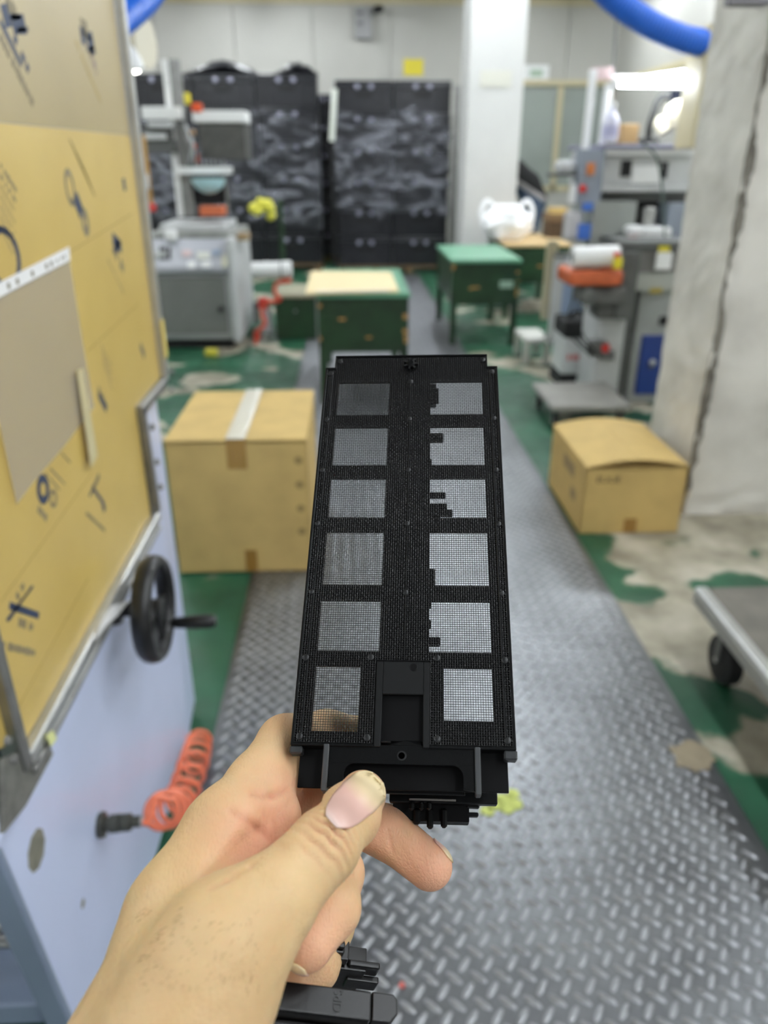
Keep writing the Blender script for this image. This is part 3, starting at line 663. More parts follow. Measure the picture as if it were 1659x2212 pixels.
# rear mechanism under the bracket
def rear(px0, py0, px1, py1, z, dz, m, name, bevel=.0004):
    a, b = dev_local(px0, py0, z), dev_local(px1, py1, z); return DB().b(a[0], b[0], b[1], a[1], z - dz, z).put(name, m, bevel=bevel)
rear(842, 1690, 1075, 1738, -24, 5, M_dev, 'rear_housing'); rear(850, 1690, 1014, 1776, -30, 10, M_devm, 'rear_block')
rear(884, 1724, 985, 1731, -23.4, 1, mat('grey_roller_strip', (120, 118, 114), .4), 'roller_strip', .0001)
for k, x in enumerate((884, 905, 921)): rear(x, 1732, x + 11, 1750, -22.5, 3, M_dev, 'clip_tooth', .0008)
for x0, x1, y1 in ((893, 908, 1780), (922, 936, 1790), (952, 966, 1788)): rear(x0, 1745, x1, y1, -28, 3, M_dev, 'clip_finger', .0008)
rear(1008, 1736, 1036, 1745, -29, 4, M_dev, 'clip_finger'); rear(1008, 1754, 1034, 1764, -30, 4, M_dev, 'clip_finger')

# ================================================================== SURFACE FROM A DISTANCE FIELD (people)
def surface_nets(G, org, h):
    nx, ny, nz = G.shape; S = G < 0
    sh = (nx - 1, ny - 1, nz - 1); acc = np.zeros(sh + (3,), np.float32); cnt = np.zeros(sh, np.float32)
    def corner(A, c): return A[c[0]:c[0] + sh[0], c[1]:c[1] + sh[1], c[2]:c[2] + sh[2]]
    cs = [(i, j, k) for i in (0, 1) for j in (0, 1) for k in (0, 1)]
    for a in cs:
        for ax in range(3):
            if a[ax]: continue
            b = tuple(v + (1 if i == ax else 0) for i, v in enumerate(a)); ga, gb = corner(G, a), corner(G, b); m = corner(S, a) != corner(S, b)
            t = np.where(m, ga / np.where(m, ga - gb, 1), 0)
            for i in range(3): acc[..., i] += np.where(m, a[i] + (t if i == ax else 0), 0)
            cnt += m
    act = cnt > 0; idx = -np.ones(sh, np.int64); ids = np.argwhere(act); idx[act] = np.arange(len(ids))
    V = (ids + acc[act] / cnt[act][:, None]) * h + org; Q = []
    for ax in range(3):
        o1, o2 = [(1, 2), (2, 0), (0, 1)][ax]
        A = S[tuple(slice(0, -1) if i == ax else slice(1, -1) for i in range(3))]; B = S[tuple(slice(1, None) if i == ax else slice(1, -1) for i in range(3))]
        for flip, M in ((False, A & ~B), (True, ~A & B)):
            e = np.argwhere(M)
            if not len(e): continue
            for i in range(3):
                if i != ax: e[:, i] += 1
            q = []
            for d1, d2 in ((-1, -1), (0, -1), (0, 0), (-1, 0)):
                c = e.copy(); c[:, o1] += d1; c[:, o2] += d2; q.append(idx[c[:, 0], c[:, 1], c[:, 2]])
            q = np.stack(q, 1); Q.append(q[:, ::-1] if flip else q)
    return V, np.concatenate(Q)
def seg_d(P, a, b, ra, rb, flat=None):
    a, b = np.asarray(a, np.float32), np.asarray(b, np.float32); ab = b - a; t = np.clip(((P - a) @ ab) / (ab @ ab + 1e-12), 0, 1); D = P - (a + t[..., None] * ab)
    if flat is not None:
        fd, k = flat; fd = np.asarray(fd, np.float32); D = D + ((D @ fd) * (k - 1))[..., None] * fd
    return np.sqrt((D * D).sum(-1)) - (ra + (rb - ra) * t)
def smin(a, b, k):
    h = np.clip(.5 + .5 * (b - a) / k, 0, 1); return b * (1 - h) + a * h - k * h * (1 - h)
def chain_d(P, pts, k=.004, flat=None):
    d = None
    for (a, ra), (b, rb) in zip(pts[:-1], pts[1:]):
        e = seg_d(P, a, b, ra, rb, flat); d = e if d is None else smin(d, e, k)
    return d

# ================================================================== THE HAND
def hp_(px, py, dmm, rmm): return (onD(px, py, dmm / 1000), rmm / 1000)
HC = {
    'index_meta': [hp_(498, 1806, 280, 17.0), hp_(405, 1985, 256, 19.0), hp_(395, 2120, 243, 23.0), hp_(330, 2320, 228, 27.0), hp_(250, 2520, 212, 30)],
    'thenar': [hp_(588, 1946, 238, 13.4), hp_(490, 2038, 230, 17.6), hp_(428, 2150, 226, 21.0), hp_(352, 2330, 215, 22.5), hp_(270, 2520, 200, 25)],
    'palm_mid': [hp_(560, 1858, 300, 14.0), hp_(470, 2010, 272, 18.0), hp_(420, 2150, 260, 22.0), hp_(360, 2330, 246, 26.0), hp_(290, 2520, 230, 29)],
    'palm_low': [hp_(590, 1965, 322, 12.0), hp_(510, 2060, 292, 15.5), hp_(440, 2180, 272, 19.0), hp_(350, 2350, 256, 23.0)],
    'thumb': [hp_(588, 1946, 238, 13.4), hp_(700, 1828, 254, 11.3), hp_(754, 1762, 274, 10.7), hp_(783, 1717, 286, 8.9)],
    'index': [hp_(498, 1806, 280, 17.0), hp_(562, 1698, 302, 13.2), hp_(617, 1606, 326, 11.6), hp_(706, 1584, 337, 9.6), hp_(800, 1596, 340, 8.8), hp_(846, 1606, 342, 8.0)],
    'middle': [hp_(560, 1858, 300, 13.5), hp_(690, 1748, 323, 10.4), hp_(836, 1797, 317, 10.0), hp_(928, 1872, 306, 9.1)],
    'ring': [hp_(575, 1905, 312, 12.0), hp_(724, 1886, 292, 10.4), hp_(716, 1962, 274, 9.8), hp_(664, 2040, 262, 8.8)],
    'little': [hp_(590, 1965, 322, 11.0), hp_(712, 2000, 306, 9.2), hp_(680, 2086, 294, 8.8), hp_(632, 2138, 286, 7.8)],
}
_nth = -FW * .92 + UP * .25 + RT * -.2; _nth /= np.linalg.norm(_nth)
VALLEY = [(onD(474, 1902, .247), onD(556, 1846, .257), .0042, .0085), (onD(556, 1846, .257), onD(632, 1786, .270), .0085, .0115)]
def hand_sdf(P):
    P = P.astype(np.float32); palm = None
    for n_, k in (('index_meta', .009), ('palm_mid', .009), ('palm_low', .009), ('thenar', .0055)):
        d = chain_d(P, HC[n_], .008); palm = d if palm is None else smin(palm, d, k)
    tot = None
    for n_, k in (('thumb', .0032), ('index', .007), ('middle', .008), ('ring', .006), ('little', .006)):
        d = smin(palm, chain_d(P, HC[n_], .004, (_nth, 1.10) if n_ == 'thumb' else None), k); tot = d if tot is None else smin(tot, d, .0016)
    # bulges: web of the thumb, index base pad, fingertip pads
    for c, r in ((onD(586, 1764, .2925), .0115), (onD(610, 1676, .314), .0100)): tot = smin(tot, np.sqrt(((P - c.astype(np.float32)) ** 2).sum(-1)) - r, .004)
    # the deep fold where the thumb leaves the hand
    for a, b, ra, rb in VALLEY:
        tot = -smin(-tot, seg_d(P, a, b, ra, rb), .005)
    return tot
allp = np.array([p for ch in HC.values() for p, r in ch if True]); lo, hi = allp.min(0) - .034, allp.max(0) + .026
HV = .0009
nn = np.ceil((hi - lo) / HV).astype(int); ax_ = [lo[i] + HV * np.arange(nn[i]) for i in range(3)]
G = np.empty(tuple(nn), np.float32)
for i0 in range(0, nn[0], 24):
    gx, gy, gz = np.meshgrid(ax_[0][i0:i0 + 24], ax_[1], ax_[2], indexing='ij'); G[i0:i0 + 24] = hand_sdf(np.stack([gx, gy, gz], -1))
Vh, Qh = surface_nets(G, lo, HV); del G
def grad(P, f, e=.0006):
    g = np.stack([f(P + np.eye(3, dtype=np.float32)[i] * e) - f(P - np.eye(3, dtype=np.float32)[i] * e) for i in range(3)], -1); return g / (np.linalg.norm(g, axis=-1, keepdims=True) + 1e-9)
Nh = grad(Vh.astype(np.float32), hand_sdf)
# knuckle folds across the back of the thumb joint
ip, tipb = HC['thumb'][1][0], HC['thumb'][2][0]; mc = HC['thumb'][0][0]
ta = (tipb - mc) / np.linalg.norm(tipb - mc); q = Vh - ip; t_ = q @ ta * 1000; side = np.cross(ta, _nth); side /= np.linalg.norm(side); u_ = q @ side * 1000; face = np.clip(Nh @ _nth, 0, 1)
fold = np.zeros(len(Vh))
for k, (tk, dep, bend) in enumerate(((-12.4, .7, .02), (-8.4, 1.2, .018), (-4.6, 1.7, .012), (-1.2, 2.1, .004), (2.0, 1.9, -.008), (5.4, 1.4, -.016), (8.8, .8, -.02))):
    fold -= dep * np.exp(-((t_ - tk - bend * u_ ** 2 - .25 * np.sin(u_ * .9 + k)) / .75) ** 2)
fold *= np.clip(1.3 - np.abs(u_) / 11, 0, 1) * face ** .5 * (np.abs(t_) < 17) * (np.linalg.norm(q, axis=1) < .022)
# creases in the web between thumb and forefinger
def crease(pts, dep, wid):
    global fold
    for (a, b) in zip(pts[:-1], pts[1:]):
        A, B = onD(*a), onD(*b); ab = B - A; tt = np.clip(((Vh - A) @ ab) / (ab @ ab), 0, 1); dd = np.linalg.norm(np.cross(Vh - A, ray(*a[:2]) / np.linalg.norm(ray(*a[:2]))) - 0, axis=1) if False else None
        # distance measured across the surface as seen from the thumb side
        pr_ = np.stack([(Vh - C0) @ RT / ((Vh - C0) @ FW), (Vh - C0) @ UP / ((Vh - C0) @ FW)], 1) * F; pa = np.array([a[0] - CX, CY - a[1]]); pb = np.array([b[0] - CX, CY - b[1]]); v = pb - pa
        s_ = np.clip(((pr_ - pa) @ v) / (v @ v), 0, 1); dist = np.linalg.norm(pr_ - pa - s_[:, None] * v, axis=1)
        fold -= dep * np.exp(-(dist / wid) ** 2) * np.clip(-(Nh @ FW) * 2, 0, 1)
crease([(500, 1752, .27), (560, 1792, .27), (612, 1830, .27)], .8, 10); crease([(545, 1712, .28), (588, 1718, .29), (620, 1706, .30)], 1.5, 8); crease([(570, 1752, .28), (574, 1800, .28)], .5, 5)
crease([(590, 1770, .28), (598, 1812, .28)], .4, 4); crease([(455, 1918, .25), (490, 1900, .25), (545, 1866, .25), (600, 1822, .25)], 1.4, 6); crease([(640, 1690, .31), (620, 1740, .31)], .5, 6); crease([(838, 1795, .31), (848, 1842, .31)], .5, 5)
for k in range(9): crease([(430 + 22 * k, 1730 + 14 * k, .27), (470 + 22 * k, 1770 + 8 * k, .27)], .12, 2.5)
Vh = Vh + Nh * fold[:, None] / 1000
me = fastmesh('person', Vh - C0, Qh, True)
tips = [HC['thumb'][-1][0], HC['index'][2][0], HC['middle'][-1][0], HC['middle'][2][0], HC['ring'][-1][0], HC['ring'][1][0], HC['little'][-1][0], onD(600, 1760, .295), onD(640, 1740, .32), onD(555, 1832, .268), onD(600, 1800, .278)]
wts = [.5, .35, 1.0, .9, .8, .5, .5, .85, .9, .8, .9]
tint = np.zeros(len(Vh))
for c, w_ in zip(tips, wts): tint = np.maximum(tint, w_ * np.exp(-(np.linalg.norm(Vh - c, axis=1) / .019) ** 2))
tint = np.clip(tint - fold * .22, 0, 1)
ac = me.attributes.new('crease', 'FLOAT', 'POINT'); ac.data.foreach_set('value', np.clip(-fold * .3, 0, .6).astype(np.float32))  # creases darkened in colour: skin pigment plus painted fold shade
at = me.attributes.new('tint', 'FLOAT', 'POINT'); at.data.foreach_set('value', tint.astype(np.float32))
def skin():
    m = bpy.data.materials.new('skin'); m.use_nodes = True; nt = m.node_tree; N = nt.nodes; L = nt.links; p = N['Principled BSDF']
    a = N.new('ShaderNodeAttribute'); a.attribute_name = 'tint'; tc = N.new('ShaderNodeTexCoord')
    n1 = N.new('ShaderNodeTexNoise'); n1.inputs['Scale'].default_value = 45; n1.inputs['Detail'].default_value = 4; L.new(tc.outputs['Object'], n1.inputs['Vector'])
    r = N.new('ShaderNodeValToRGB'); r.color_ramp.elements[0].position = .3; r.color_ramp.elements[0].color = srgb(204, 171, 126); r.color_ramp.elements[1].position = .7; r.color_ramp.elements[1].color = srgb(216, 185, 140)
    L.new(n1.outputs['Fac'], r.inputs['Fac'])
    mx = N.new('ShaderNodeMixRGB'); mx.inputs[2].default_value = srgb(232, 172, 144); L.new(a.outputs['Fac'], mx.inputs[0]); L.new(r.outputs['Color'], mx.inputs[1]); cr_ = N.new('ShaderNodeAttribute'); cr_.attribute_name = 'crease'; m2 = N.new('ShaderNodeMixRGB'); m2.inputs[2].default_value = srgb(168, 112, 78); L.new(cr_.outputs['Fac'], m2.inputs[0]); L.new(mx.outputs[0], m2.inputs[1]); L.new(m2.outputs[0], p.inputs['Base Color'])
    p.inputs['Roughness'].default_value = .48; p.inputs['Specular IOR Level'].default_value = .35
    p.inputs['Subsurface Weight'].default_value = .25; p.inputs['Subsurface Radius'].default_value = (1.0, .35, .18); p.inputs['Subsurface Scale'].default_value = .0035
    v = N.new('ShaderNodeTexVoronoi'); v.inputs['Scale'].default_value = 750; v.feature = 'DISTANCE_TO_EDGE'; n2 = N.new('ShaderNodeTexNoise'); n2.inputs['Scale'].default_value = 260; n2.inputs['Detail'].default_value = 5
    mp = N.new('ShaderNodeMapping'); mp.inputs['Rotation'].default_value = (.6, .3, .9); mp.inputs['Scale'].default_value = (1, .4, 1)
    L.new(tc.outputs['Object'], mp.inputs['Vector']); L.new(mp.outputs[0], v.inputs['Vector']); L.new(mp.outputs[0], n2.inputs['Vector'])
    ad = N.new('ShaderNodeMath'); ad.operation = 'MULTIPLY_ADD'; ad.inputs[1].default_value = .5; L.new(v.outputs['Distance'], ad.inputs[0]); L.new(n2.outputs['Fac'], ad.inputs[2])
    b = N.new('ShaderNodeBump'); b.inputs['Strength'].default_value = .34; b.inputs['Distance'].default_value = .0014; L.new(ad.outputs[0], b.inputs['Height']); L.new(b.outputs['Normal'], p.inputs['Normal'])
    return m
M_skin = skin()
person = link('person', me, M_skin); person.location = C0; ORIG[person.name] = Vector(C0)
tag(person, 'bare hand and wrist holding the mesh cassette between thumb and fingers', 'person')
sm = person.modifiers.new('soften', 'SMOOTH'); sm.factor = .4; sm.iterations = 1
# fingernails laid on the finished surface
def nail(center, along, normal, L_, W_, name='fingernail'):
    c = np.array(center); n_ = np.array(normal, float); n_ /= np.linalg.norm(n_); a_ = np.array(along, float); a_ -= n_ * (a_ @ n_); a_ /= np.linalg.norm(a_); s_ = np.cross(a_, n_)
    NU, NV_ = 14, 16; pts = []
    for j in range(NV_ + 1):
        v = j / NV_
        if v < .5: wv = math.sqrt(max(0, 1 - ((.5 - v) / .5) ** 4)) * .9 + .1 * v
        else: wv = math.sqrt(max(0, 1 - ((v - .55) / .45) ** 3)) if v > .55 else 1
        for i in range(NU + 1):
            u = (i / NU * 2 - 1) * max(wv, .35) * W_ / 2; pts.append(c + s_ * u + a_ * ((v - .5) * L_) + n_ * .016)
    P = np.array(pts, np.float32); P0 = P.copy(); dirn = -n_.astype(np.float32)
    for _ in range(40):
        st_ = hand_sdf(P) * .8; go = np.linalg.norm(P - P0, axis=1) + st_ < .0215; P = P + dirn * np.where(go, st_, 0)[:, None]
    g_ = grad(P, hand_sdf); P = P + g_ * .00030
    K = NU + 1; grid = [[tuple(P[j * K + i]) for i in range(K)] for j in range(NV_ + 1)]
    o = MB().sheet(grid).build(name, M_nail, person, smooth=True, solid=.0006); o['label'] = 'smooth pinkish fingernail with a pale tip'
    at_ = o.data.attributes.new('reach', 'FLOAT', 'POINT'); at_.data.foreach_set('value', np.repeat(np.arange(NV_ + 1) / NV_, K).astype(np.float32))
    return o
def nail_mat():
    m = bpy.data.materials.new('fingernail'); m.use_nodes = True; nt = m.node_tree; N = nt.nodes; L = nt.links; p = N['Principled BSDF']
    a = N.new('ShaderNodeAttribute'); a.attribute_name = 'reach'; r = N.new('ShaderNodeValToRGB'); L.new(a.outputs['Fac'], r.inputs['Fac'])
    E_ = r.color_ramp.elements; E_[0].position = .0; E_[0].color = srgb(226, 202, 192); E_[1].position = 1.0; E_[1].color = srgb(226, 206, 158)
    for pos, c in ((.10, (214, 176, 164)), (.45, (220, 178, 164)), (.68, (228, 204, 164)), (.9, (232, 214, 172))): e = E_.new(pos); e.color = srgb(*c)
    L.new(r.outputs['Color'], p.inputs['Base Color']); p.inputs['Roughness'].default_value = .3; p.inputs['Coat Weight'].default_value = .25; p.inputs['Coat Roughness'].default_value = .2
    return m
M_nail = nail_mat()
def tip_nail(chain, n_, along, back, L_, W_):
    c, r = HC[chain][-1]; n_ = np.array(n_) / np.linalg.norm(n_); a_ = np.array(along) / np.linalg.norm(along); return nail(c + n_ * r * .5 - a_ * back, a_, n_, L_, W_)
nail(onD(777, 1722, .276), RT * .70 + UP * .68 + FW * .3, -FW * .93 + UP * .30 - RT * .10, .0172, .0146)
ma = HC['middle'][-1][0] - HC['middle'][-2][0]; tip_nail('middle', RT * .70 + UP * .62 + FW * .25, ma, .0005, .0110, .0095)
ra_ = HC['ring'][-1][0] - HC['ring'][-2][0]; tip_nail('ring', -FW * .55 - RT * .45 - UP * .7, ra_, .0002, .0105, .0092)
# short hairs on the wrist
hb = MB(); hr = random.Random(11); cand = np.argwhere((Nh @ FW) < -.35).ravel(); pr_ = np.stack([CX + F * ((Vh - C0) @ RT) / ((Vh - C0) @ FW), CY - F * ((Vh - C0) @ UP) / ((Vh - C0) @ FW)], 1)
sel = [i for i in cand if (300 < pr_[i, 0] < 560 and 1960 < pr_[i, 1] < 2140)]
for i in hr.sample(sel, min(130, len(sel))):
    p = Vector(Vh[i]); n_ = Vector(Nh[i]); dd = (Vector(RT) * -.5 + Vector(UP) * -.7 + Vector((hr.uniform(-.3, .3),) * 3)).normalized(); dd = (dd - n_ * dd.dot(n_)).normalized()
    l = hr.uniform(.0008, .0017); a_ = p + n_ * .0001; b_ = p + n_ * .0005 + dd * l; s_ = n_.cross(dd) * .00006
    hb.add([a_ - s_, a_ + s_, b_], [(0, 1, 2)])
ho = hb.build('arm_hair', mat('dark_hair', (118, 86, 56), .6), person, solid=.00006); ho['kind'] = 'stuff'

# ================================================================== SECOND BLACK PART GRIPPED IN THE PALM
ex = RT * 205 - UP * 44 + FW * 30; ex /= np.linalg.norm(ex); ez = UP * .80 - FW * .60; ez -= ex * (ez @ ex); ez /= np.linalg.norm(ez); ey = np.cross(ez, ex)   # ey points away
bo = onD(740, 2165, .262)
hk = bpy.data.objects.new('clip_housing', None); COL.objects.link(hk); ORIG[hk.name] = Vector()
hk.matrix_world = Matrix(((ex[0], ey[0], ez[0], bo[0]), (ex[1], ey[1], ez[1], bo[1]), (ex[2], ey[2], ez[2], bo[2]), (0, 0, 0, 1)))
tag(hk, 'black moulded clip housing gripped under the little finger', 'plastic part')
M_h1 = mat('housing_black', (13, 12, 12), .3, bump=.02, bscale=400, spec=.3)
def hbx(name, x0, x1, y0, y1, z0, z1, m=M_h1, bevel=.0006): return MB().box((x0 / 1000, y0 / 1000, z0 / 1000), (x1 / 1000, y1 / 1000, z1 / 1000)).build(name, m, hk, bevel=bevel, seg=2, local=True)
def hk_local(px, py, y):
    d = ray(px, py); t = ((bo + ey * y / 1000 - C0) @ ey) / (d @ ey); q = C0 + d * t - bo; return (q @ ex) * 1000, (q @ ez) * 1000
def hpx(name, px0, py0, px1, py1, y, dy, m=M_h1, bevel=.0006):
    a, b = hk_local(px0, py0, y), hk_local(px1, py1, y); return hbx(name, a[0], b[0], y, y + dy, b[1], a[1], m, bevel)
hbx('bar', -30, 10.2, -4.5, 4.5, -9.5, 0); MB().prism([(a_ / 1000, b_ / 1000, -.0095) for a_, b_ in ((10.4, -4.5), (17.0, -4.5), (19.6, -1.6), (19.6, 3.0), (18.2, 4.5), (10.4, 4.5))], (0, 0, .0095)).build('bar_end', M_h1, hk, local=True, bevel=.0005, seg=2)
hbx('groove', -22, 9.4, -4.7, -4.4, -1.6, -1.0, M_devm, .0001); hbx('lower_rail', -24, 12, -6.5, -4.5, -8.2, -6.8); hbx('lower_plate', -34, 6, -5.5, 3, -16, -9.5, M_devm)
hpx('rear_block', 664, 2084, 757, 2162, 22, 9); hpx('rear_step', 690, 2066, 748, 2086, 23, 7); hpx('rear_step', 704, 2054, 740, 2068, 24, 5); hpx('tab', 752, 2084, 812, 2112, 23, 2.5, bevel=.001); hpx('tab', 748, 2116, 808, 2142, 21, 2.5); hpx('pin', 716, 2043, 744, 2052, 25, 2); hpx('pin', 728, 1990, 739, 2018, 26, 2.5, bevel=.001)
to = text_mesh('moulded_code', 'SdD', .0042, mat('moulded_black', (10, 10, 10), .5), hk, (-.002, .0002, .0002), (0, 0, -math.pi / 2), .00012)  # raised letters in a plain near-black

# ================================================================== BLACK CRATES IN WRAPPED STACKS
M_crate = mat('crate_black', (30, 31, 36), .3, vary=.2, vscale=3)
def film_mat():
    m = bpy.data.materials.new('stretch_film'); m.use_nodes = True; nt = m.node_tree; N = nt.nodes; L = nt.links
    p = N['Principled BSDF']; p.inputs['Base Color'].default_value = srgb(150, 153, 164); p.inputs['Metallic'].default_value = .35; p.inputs['Roughness'].default_value = .2; p.inputs['Specular IOR Level'].default_value = .9
    tc = N.new('ShaderNodeTexCoord'); n = N.new('ShaderNodeTexNoise'); n.inputs['Scale'].default_value = 2.4; n.inputs['Detail'].default_value = 8; n.inputs['Distortion'].default_value = 1.5
    mp = N.new('ShaderNodeMapping'); mp.inputs['Scale'].default_value = (1, 1, 2.6); mp.inputs['Rotation'].default_value = (0, .35, 0); L.new(tc.outputs['Object'], mp.inputs[0]); L.new(mp.outputs[0], n.inputs['Vector'])
    b = N.new('ShaderNodeBump'); b.inputs['Strength'].default_value = 1.0; b.inputs['Distance'].default_value = .06; L.new(n.outputs['Fac'], b.inputs['Height']); L.new(b.outputs['Normal'], p.inputs['Normal'])
    t = N.new('ShaderNodeBsdfTransparent'); mx = N.new('ShaderNodeMixShader')
    r = N.new('ShaderNodeValToRGB'); r.color_ramp.elements[0].position = .47; r.color_ramp.elements[0].color = (.03, .03, .03, 1); r.color_ramp.elements[1].position = .64; r.color_ramp.elements[1].color = (.6, .6, .6, 1)  # pale opaque patches paint in the film's shiny highlights
    L.new(n.outputs['Fac'], r.inputs['Fac']); L.new(r.outputs['Color'], mx.inputs[0])
    L.new(t.outputs[0], mx.inputs[1]); L.new(p.outputs[0], mx.inputs[2]); L.new(mx.outputs[0], N['Material Output'].inputs[0]); return m
M_film = film_mat()
def make_crate(W, H, D):
    t = thing('plastic_crate', 'x', 'crate', (0, 0, 0), 'black plastic crates in the wrapped stacks')
    g = MB(); g.box((-W / 2 + .006, .02, 0), (W / 2 - .006, D - .02, H - .055)); g.build('body', M_crate, t, bevel=.012, seg=2)
    g = MB(); g.box((-W / 2 + .002, .0, H - .10), (W / 2 - .002, D, H - .045)); g.build('rim_band', M_crate, t, bevel=.006)
    MB().box((-W / 2 + .003, .004, H - .043), (W / 2 - .003, D - .004, H - .002)).build('lid', M_crate, t, bevel=.01, seg=2)
    MB().box((-.10, .012, H - .19), (.10, .022, H - .13)).build('handle_slot', M_rubber, t, bevel=.004)
    for s in (-1, 1): MB().lathe([(.03, 0), (.03, .012), (.02, .022), (.008, .026)], (s * .085, .0, H - .075), (0, -1, 0), 14).build('latch', mat('latch_glint', (150, 150, 168), .18), t, smooth=True)  # reflections on the latches painted in as pale violet
    for s in (-1, 1):
        for k in (0.30, .42): MB().box((s * W * k - .012, .008, .02), (s * W * k + .012, .022, H - .10)).build('stiffener', M_crate, t, bevel=.003)
    return t
first = None
onum = ['lowest', 'second', 'third', 'fourth', 'fifth', 'topmost']
def stack(x0, x1, cols, Y, rows, top, names, D=.55):
    global first
    W = (x1 - x0) / cols; H = (top - .10) / rows
    for c in range(cols):
        for r in range(rows):
            if first is None: first = make_crate(.72, .375, .55); o = first
            else: o = copy_tree(first)
            o.location = (x0 + W * (c + .5), Y, .10 + r * H); o.scale = (W / .72, D / .55, H / .375)
            o['label'] = f'black lidded plastic crate, {onum[r] if r < 5 or rows == 6 else onum[r]} in the {names[c]}'
rx0, rx1 = float(onY(727, 380, 10.95)[0]), float(onY(970, 380, 10.95)[0])
stack(rx0, rx1, 2, 10.95, 6, 2.33, ['column right of the dark gap', 'column next to the white pillar'])
lx0, lx1 = float(onY(300, 380, 11.2)[0]), float(onY(692, 380, 11.2)[0])
stack(lx0, lx1, 3, 11.2, 6, 2.42, ['column behind the screen printer posts', 'column behind the printer head', 'column left of the dark gap'])
stack(-.52, -.06, 1, 12.1, 6, 2.25, ['column set back in the dark gap'])
for x0, x1, Y, nm in ((-.52, -.06, 12.1, 'wooden pallet under the crates set back in the gap'), (rx0, rx1, 10.95, 'wooden pallet under the crates next to the white pillar'), (lx0, lx1, 11.2, 'wooden pallet under the crates behind the screen printer')):
    t = thing('pallet', nm, 'pallet', ((x0 + x1) / 2, Y, 0)); mw = mat('pallet_wood', (120, 98, 70), .8)
    for k in range(3): MB().box((x0, Y + .02 + k * .23, .072), (x1, Y + .12 + k * .23, .098)).build('deck_board', mw, t)
    for k in range(4): xx = x0 + (x1 - x0 - .1) * k / 3; MB().box((xx, Y + .03, 0), (xx + .1, Y + .55, .072)).build('bearer', mw, t)
def film(x0, x1, Y, D, za, zb, label):
    R_ = random.Random(len(label)); cs = [(x0 - .01, Y + D), (x0 - .012, Y - .045), (x1 + .012, Y - .045), (x1 + .01, Y + D)]; path = []
    for (a, b), (c, d), n_ in zip(cs[:-1], cs[1:], (8, 40, 8)): path += [(a + (c - a) * k / n_, b + (d - b) * k / n_) for k in range(n_)]
    path.append(cs[-1]); Z_ = 26; grid = []
    for i in range(Z_ + 1):
        row = []
        for j, (a, b) in enumerate(path):
            w = .018 * math.sin(j * .7 + i * .5) * math.sin(i * .9 + j * .17) + R_.uniform(-.006, .006); row.append((a, b - w - .006, za + (zb - za) * i / Z_ + .05 * math.sin(j * .23)))
        grid.append(row)
    centred(MB().sheet(grid), 'stretch_wrap', M_film, label, 'film', 'clear film around the crate stacks', smooth=True, solid=.001)
film(rx0, rx1, 10.95, .56, .75, 1.98, 'shiny wrinkled clear film around the crates next to the white pillar')
film(lx0, lx1, 11.2, .56, .62, 1.98, 'shiny wrinkled clear film around the crates behind the screen printer')
# lamp tubes leaning in the gap and by the pillar, black covers on top
def leaning(px0, py0, px1, py1, Y, r, label, m, name='leaning_tube'):
    a, b = onY(px0, py0, Y), onY(px1, py1, Y); t = thing(name, label, 'tube', (b[0], Y, 0)); b2 = (b[0], Y - .02, 0.0)
    MB().cyl(b2, a, r, n=12).build('tube', m, t, smooth=True)
    MB().cyl(Vector(a), Vector(a) + Vector((0, 0, .05)), r * 1.2, n=12).build('end_cap', M_steel, t)
pt = thing('pale_tube', 'pale tube on a dark stand in the gap between the crate stacks', 'tube', (float(onY(718, 300, 10.8)[0]), 10.8, 0)); a_, b_ = Vector(onY(723, 192, 10.8)), Vector(onY(717, 305, 10.8)); MB().cyl(b_, a_, .036, n=14).build('tube', mat('pale_tube', (222, 226, 216), .3), pt, smooth=True); MB().cyl((b_.x, 10.8, 0), b_, .02, n=10).build('stand', M_rubber, pt, smooth=True); MB().cyl((b_.x, 10.8, 0), (b_.x, 10.8, .015), .09, n=16).build('foot', M_rubber, pt)
leaning(990, 195, 978, 420, 10.8, .05, 'steel tube leaning between the crates and the white pillar', M_steel)
def heap(px, py, Y, w, h, label):
    c = onY(px, py, Y); g = MB(); R_ = random.Random(px); K = 14; grid = []
    for i in range(6):
        v = i / 5; grid.append([(c[0] + (u / K - .5) * w, Y + .05 + v * .4, c[2] + h * math.sin(math.pi * u / K) * math.sin(math.pi * (v * .8 + .15)) * R_.uniform(.75, 1.1)) for u in range(K + 1)])
    g.sheet(grid); centred(g, 'black_cover', M_crate, label, 'cover', 'black covers on the crate stacks', solid=.004, smooth=True)
heap(478, 157, 11.2, .95, .16, 'crumpled black cover on top of the crates behind the printer head')
heap(640, 157, 11.2, .55, .14, 'crumpled black cover on the stack left of the dark gap')
# ================================================================== THINGS ON THE BACK WALL
a = onY(893, 146, YB); t = MB(); boxY(t, 872, 127, 914, 163, YB - .012, .012); centred(t, 'yellow_sign', M_yellow, 'plain yellow square sign on the wall above the crates', 'sign')
cc = thing('security_camera', 'grey wall box with a black security camera on a bracket', 'camera', onY(800, 60, YB - .1))
g = MB(); boxY(g, 766, 14, 804, 84, YB - .14, .14); g.build('box', mat('wall_box_grey', (150, 150, 150), .5), cc, bevel=.01)
p = Vector(onY(818, 20, YB - .3)); MB().cyl(p + Vector((0, .3, .02)), p, .02, n=10).build('bracket', M_greyd, cc); MB().lathe([(.03, -.09), (.05, -.07), (.05, .1), (.03, .12)], p, (-.5, -.9, -.2), 16).build('camera_head', M_rubber, cc, smooth=True)
for k in (0, 1): g = MB(); boxY(g, 772, 24 + 22 * k, 784, 32 + 22 * k, YB - .145, .006); g.build('label_mark', M_greyd, cc)
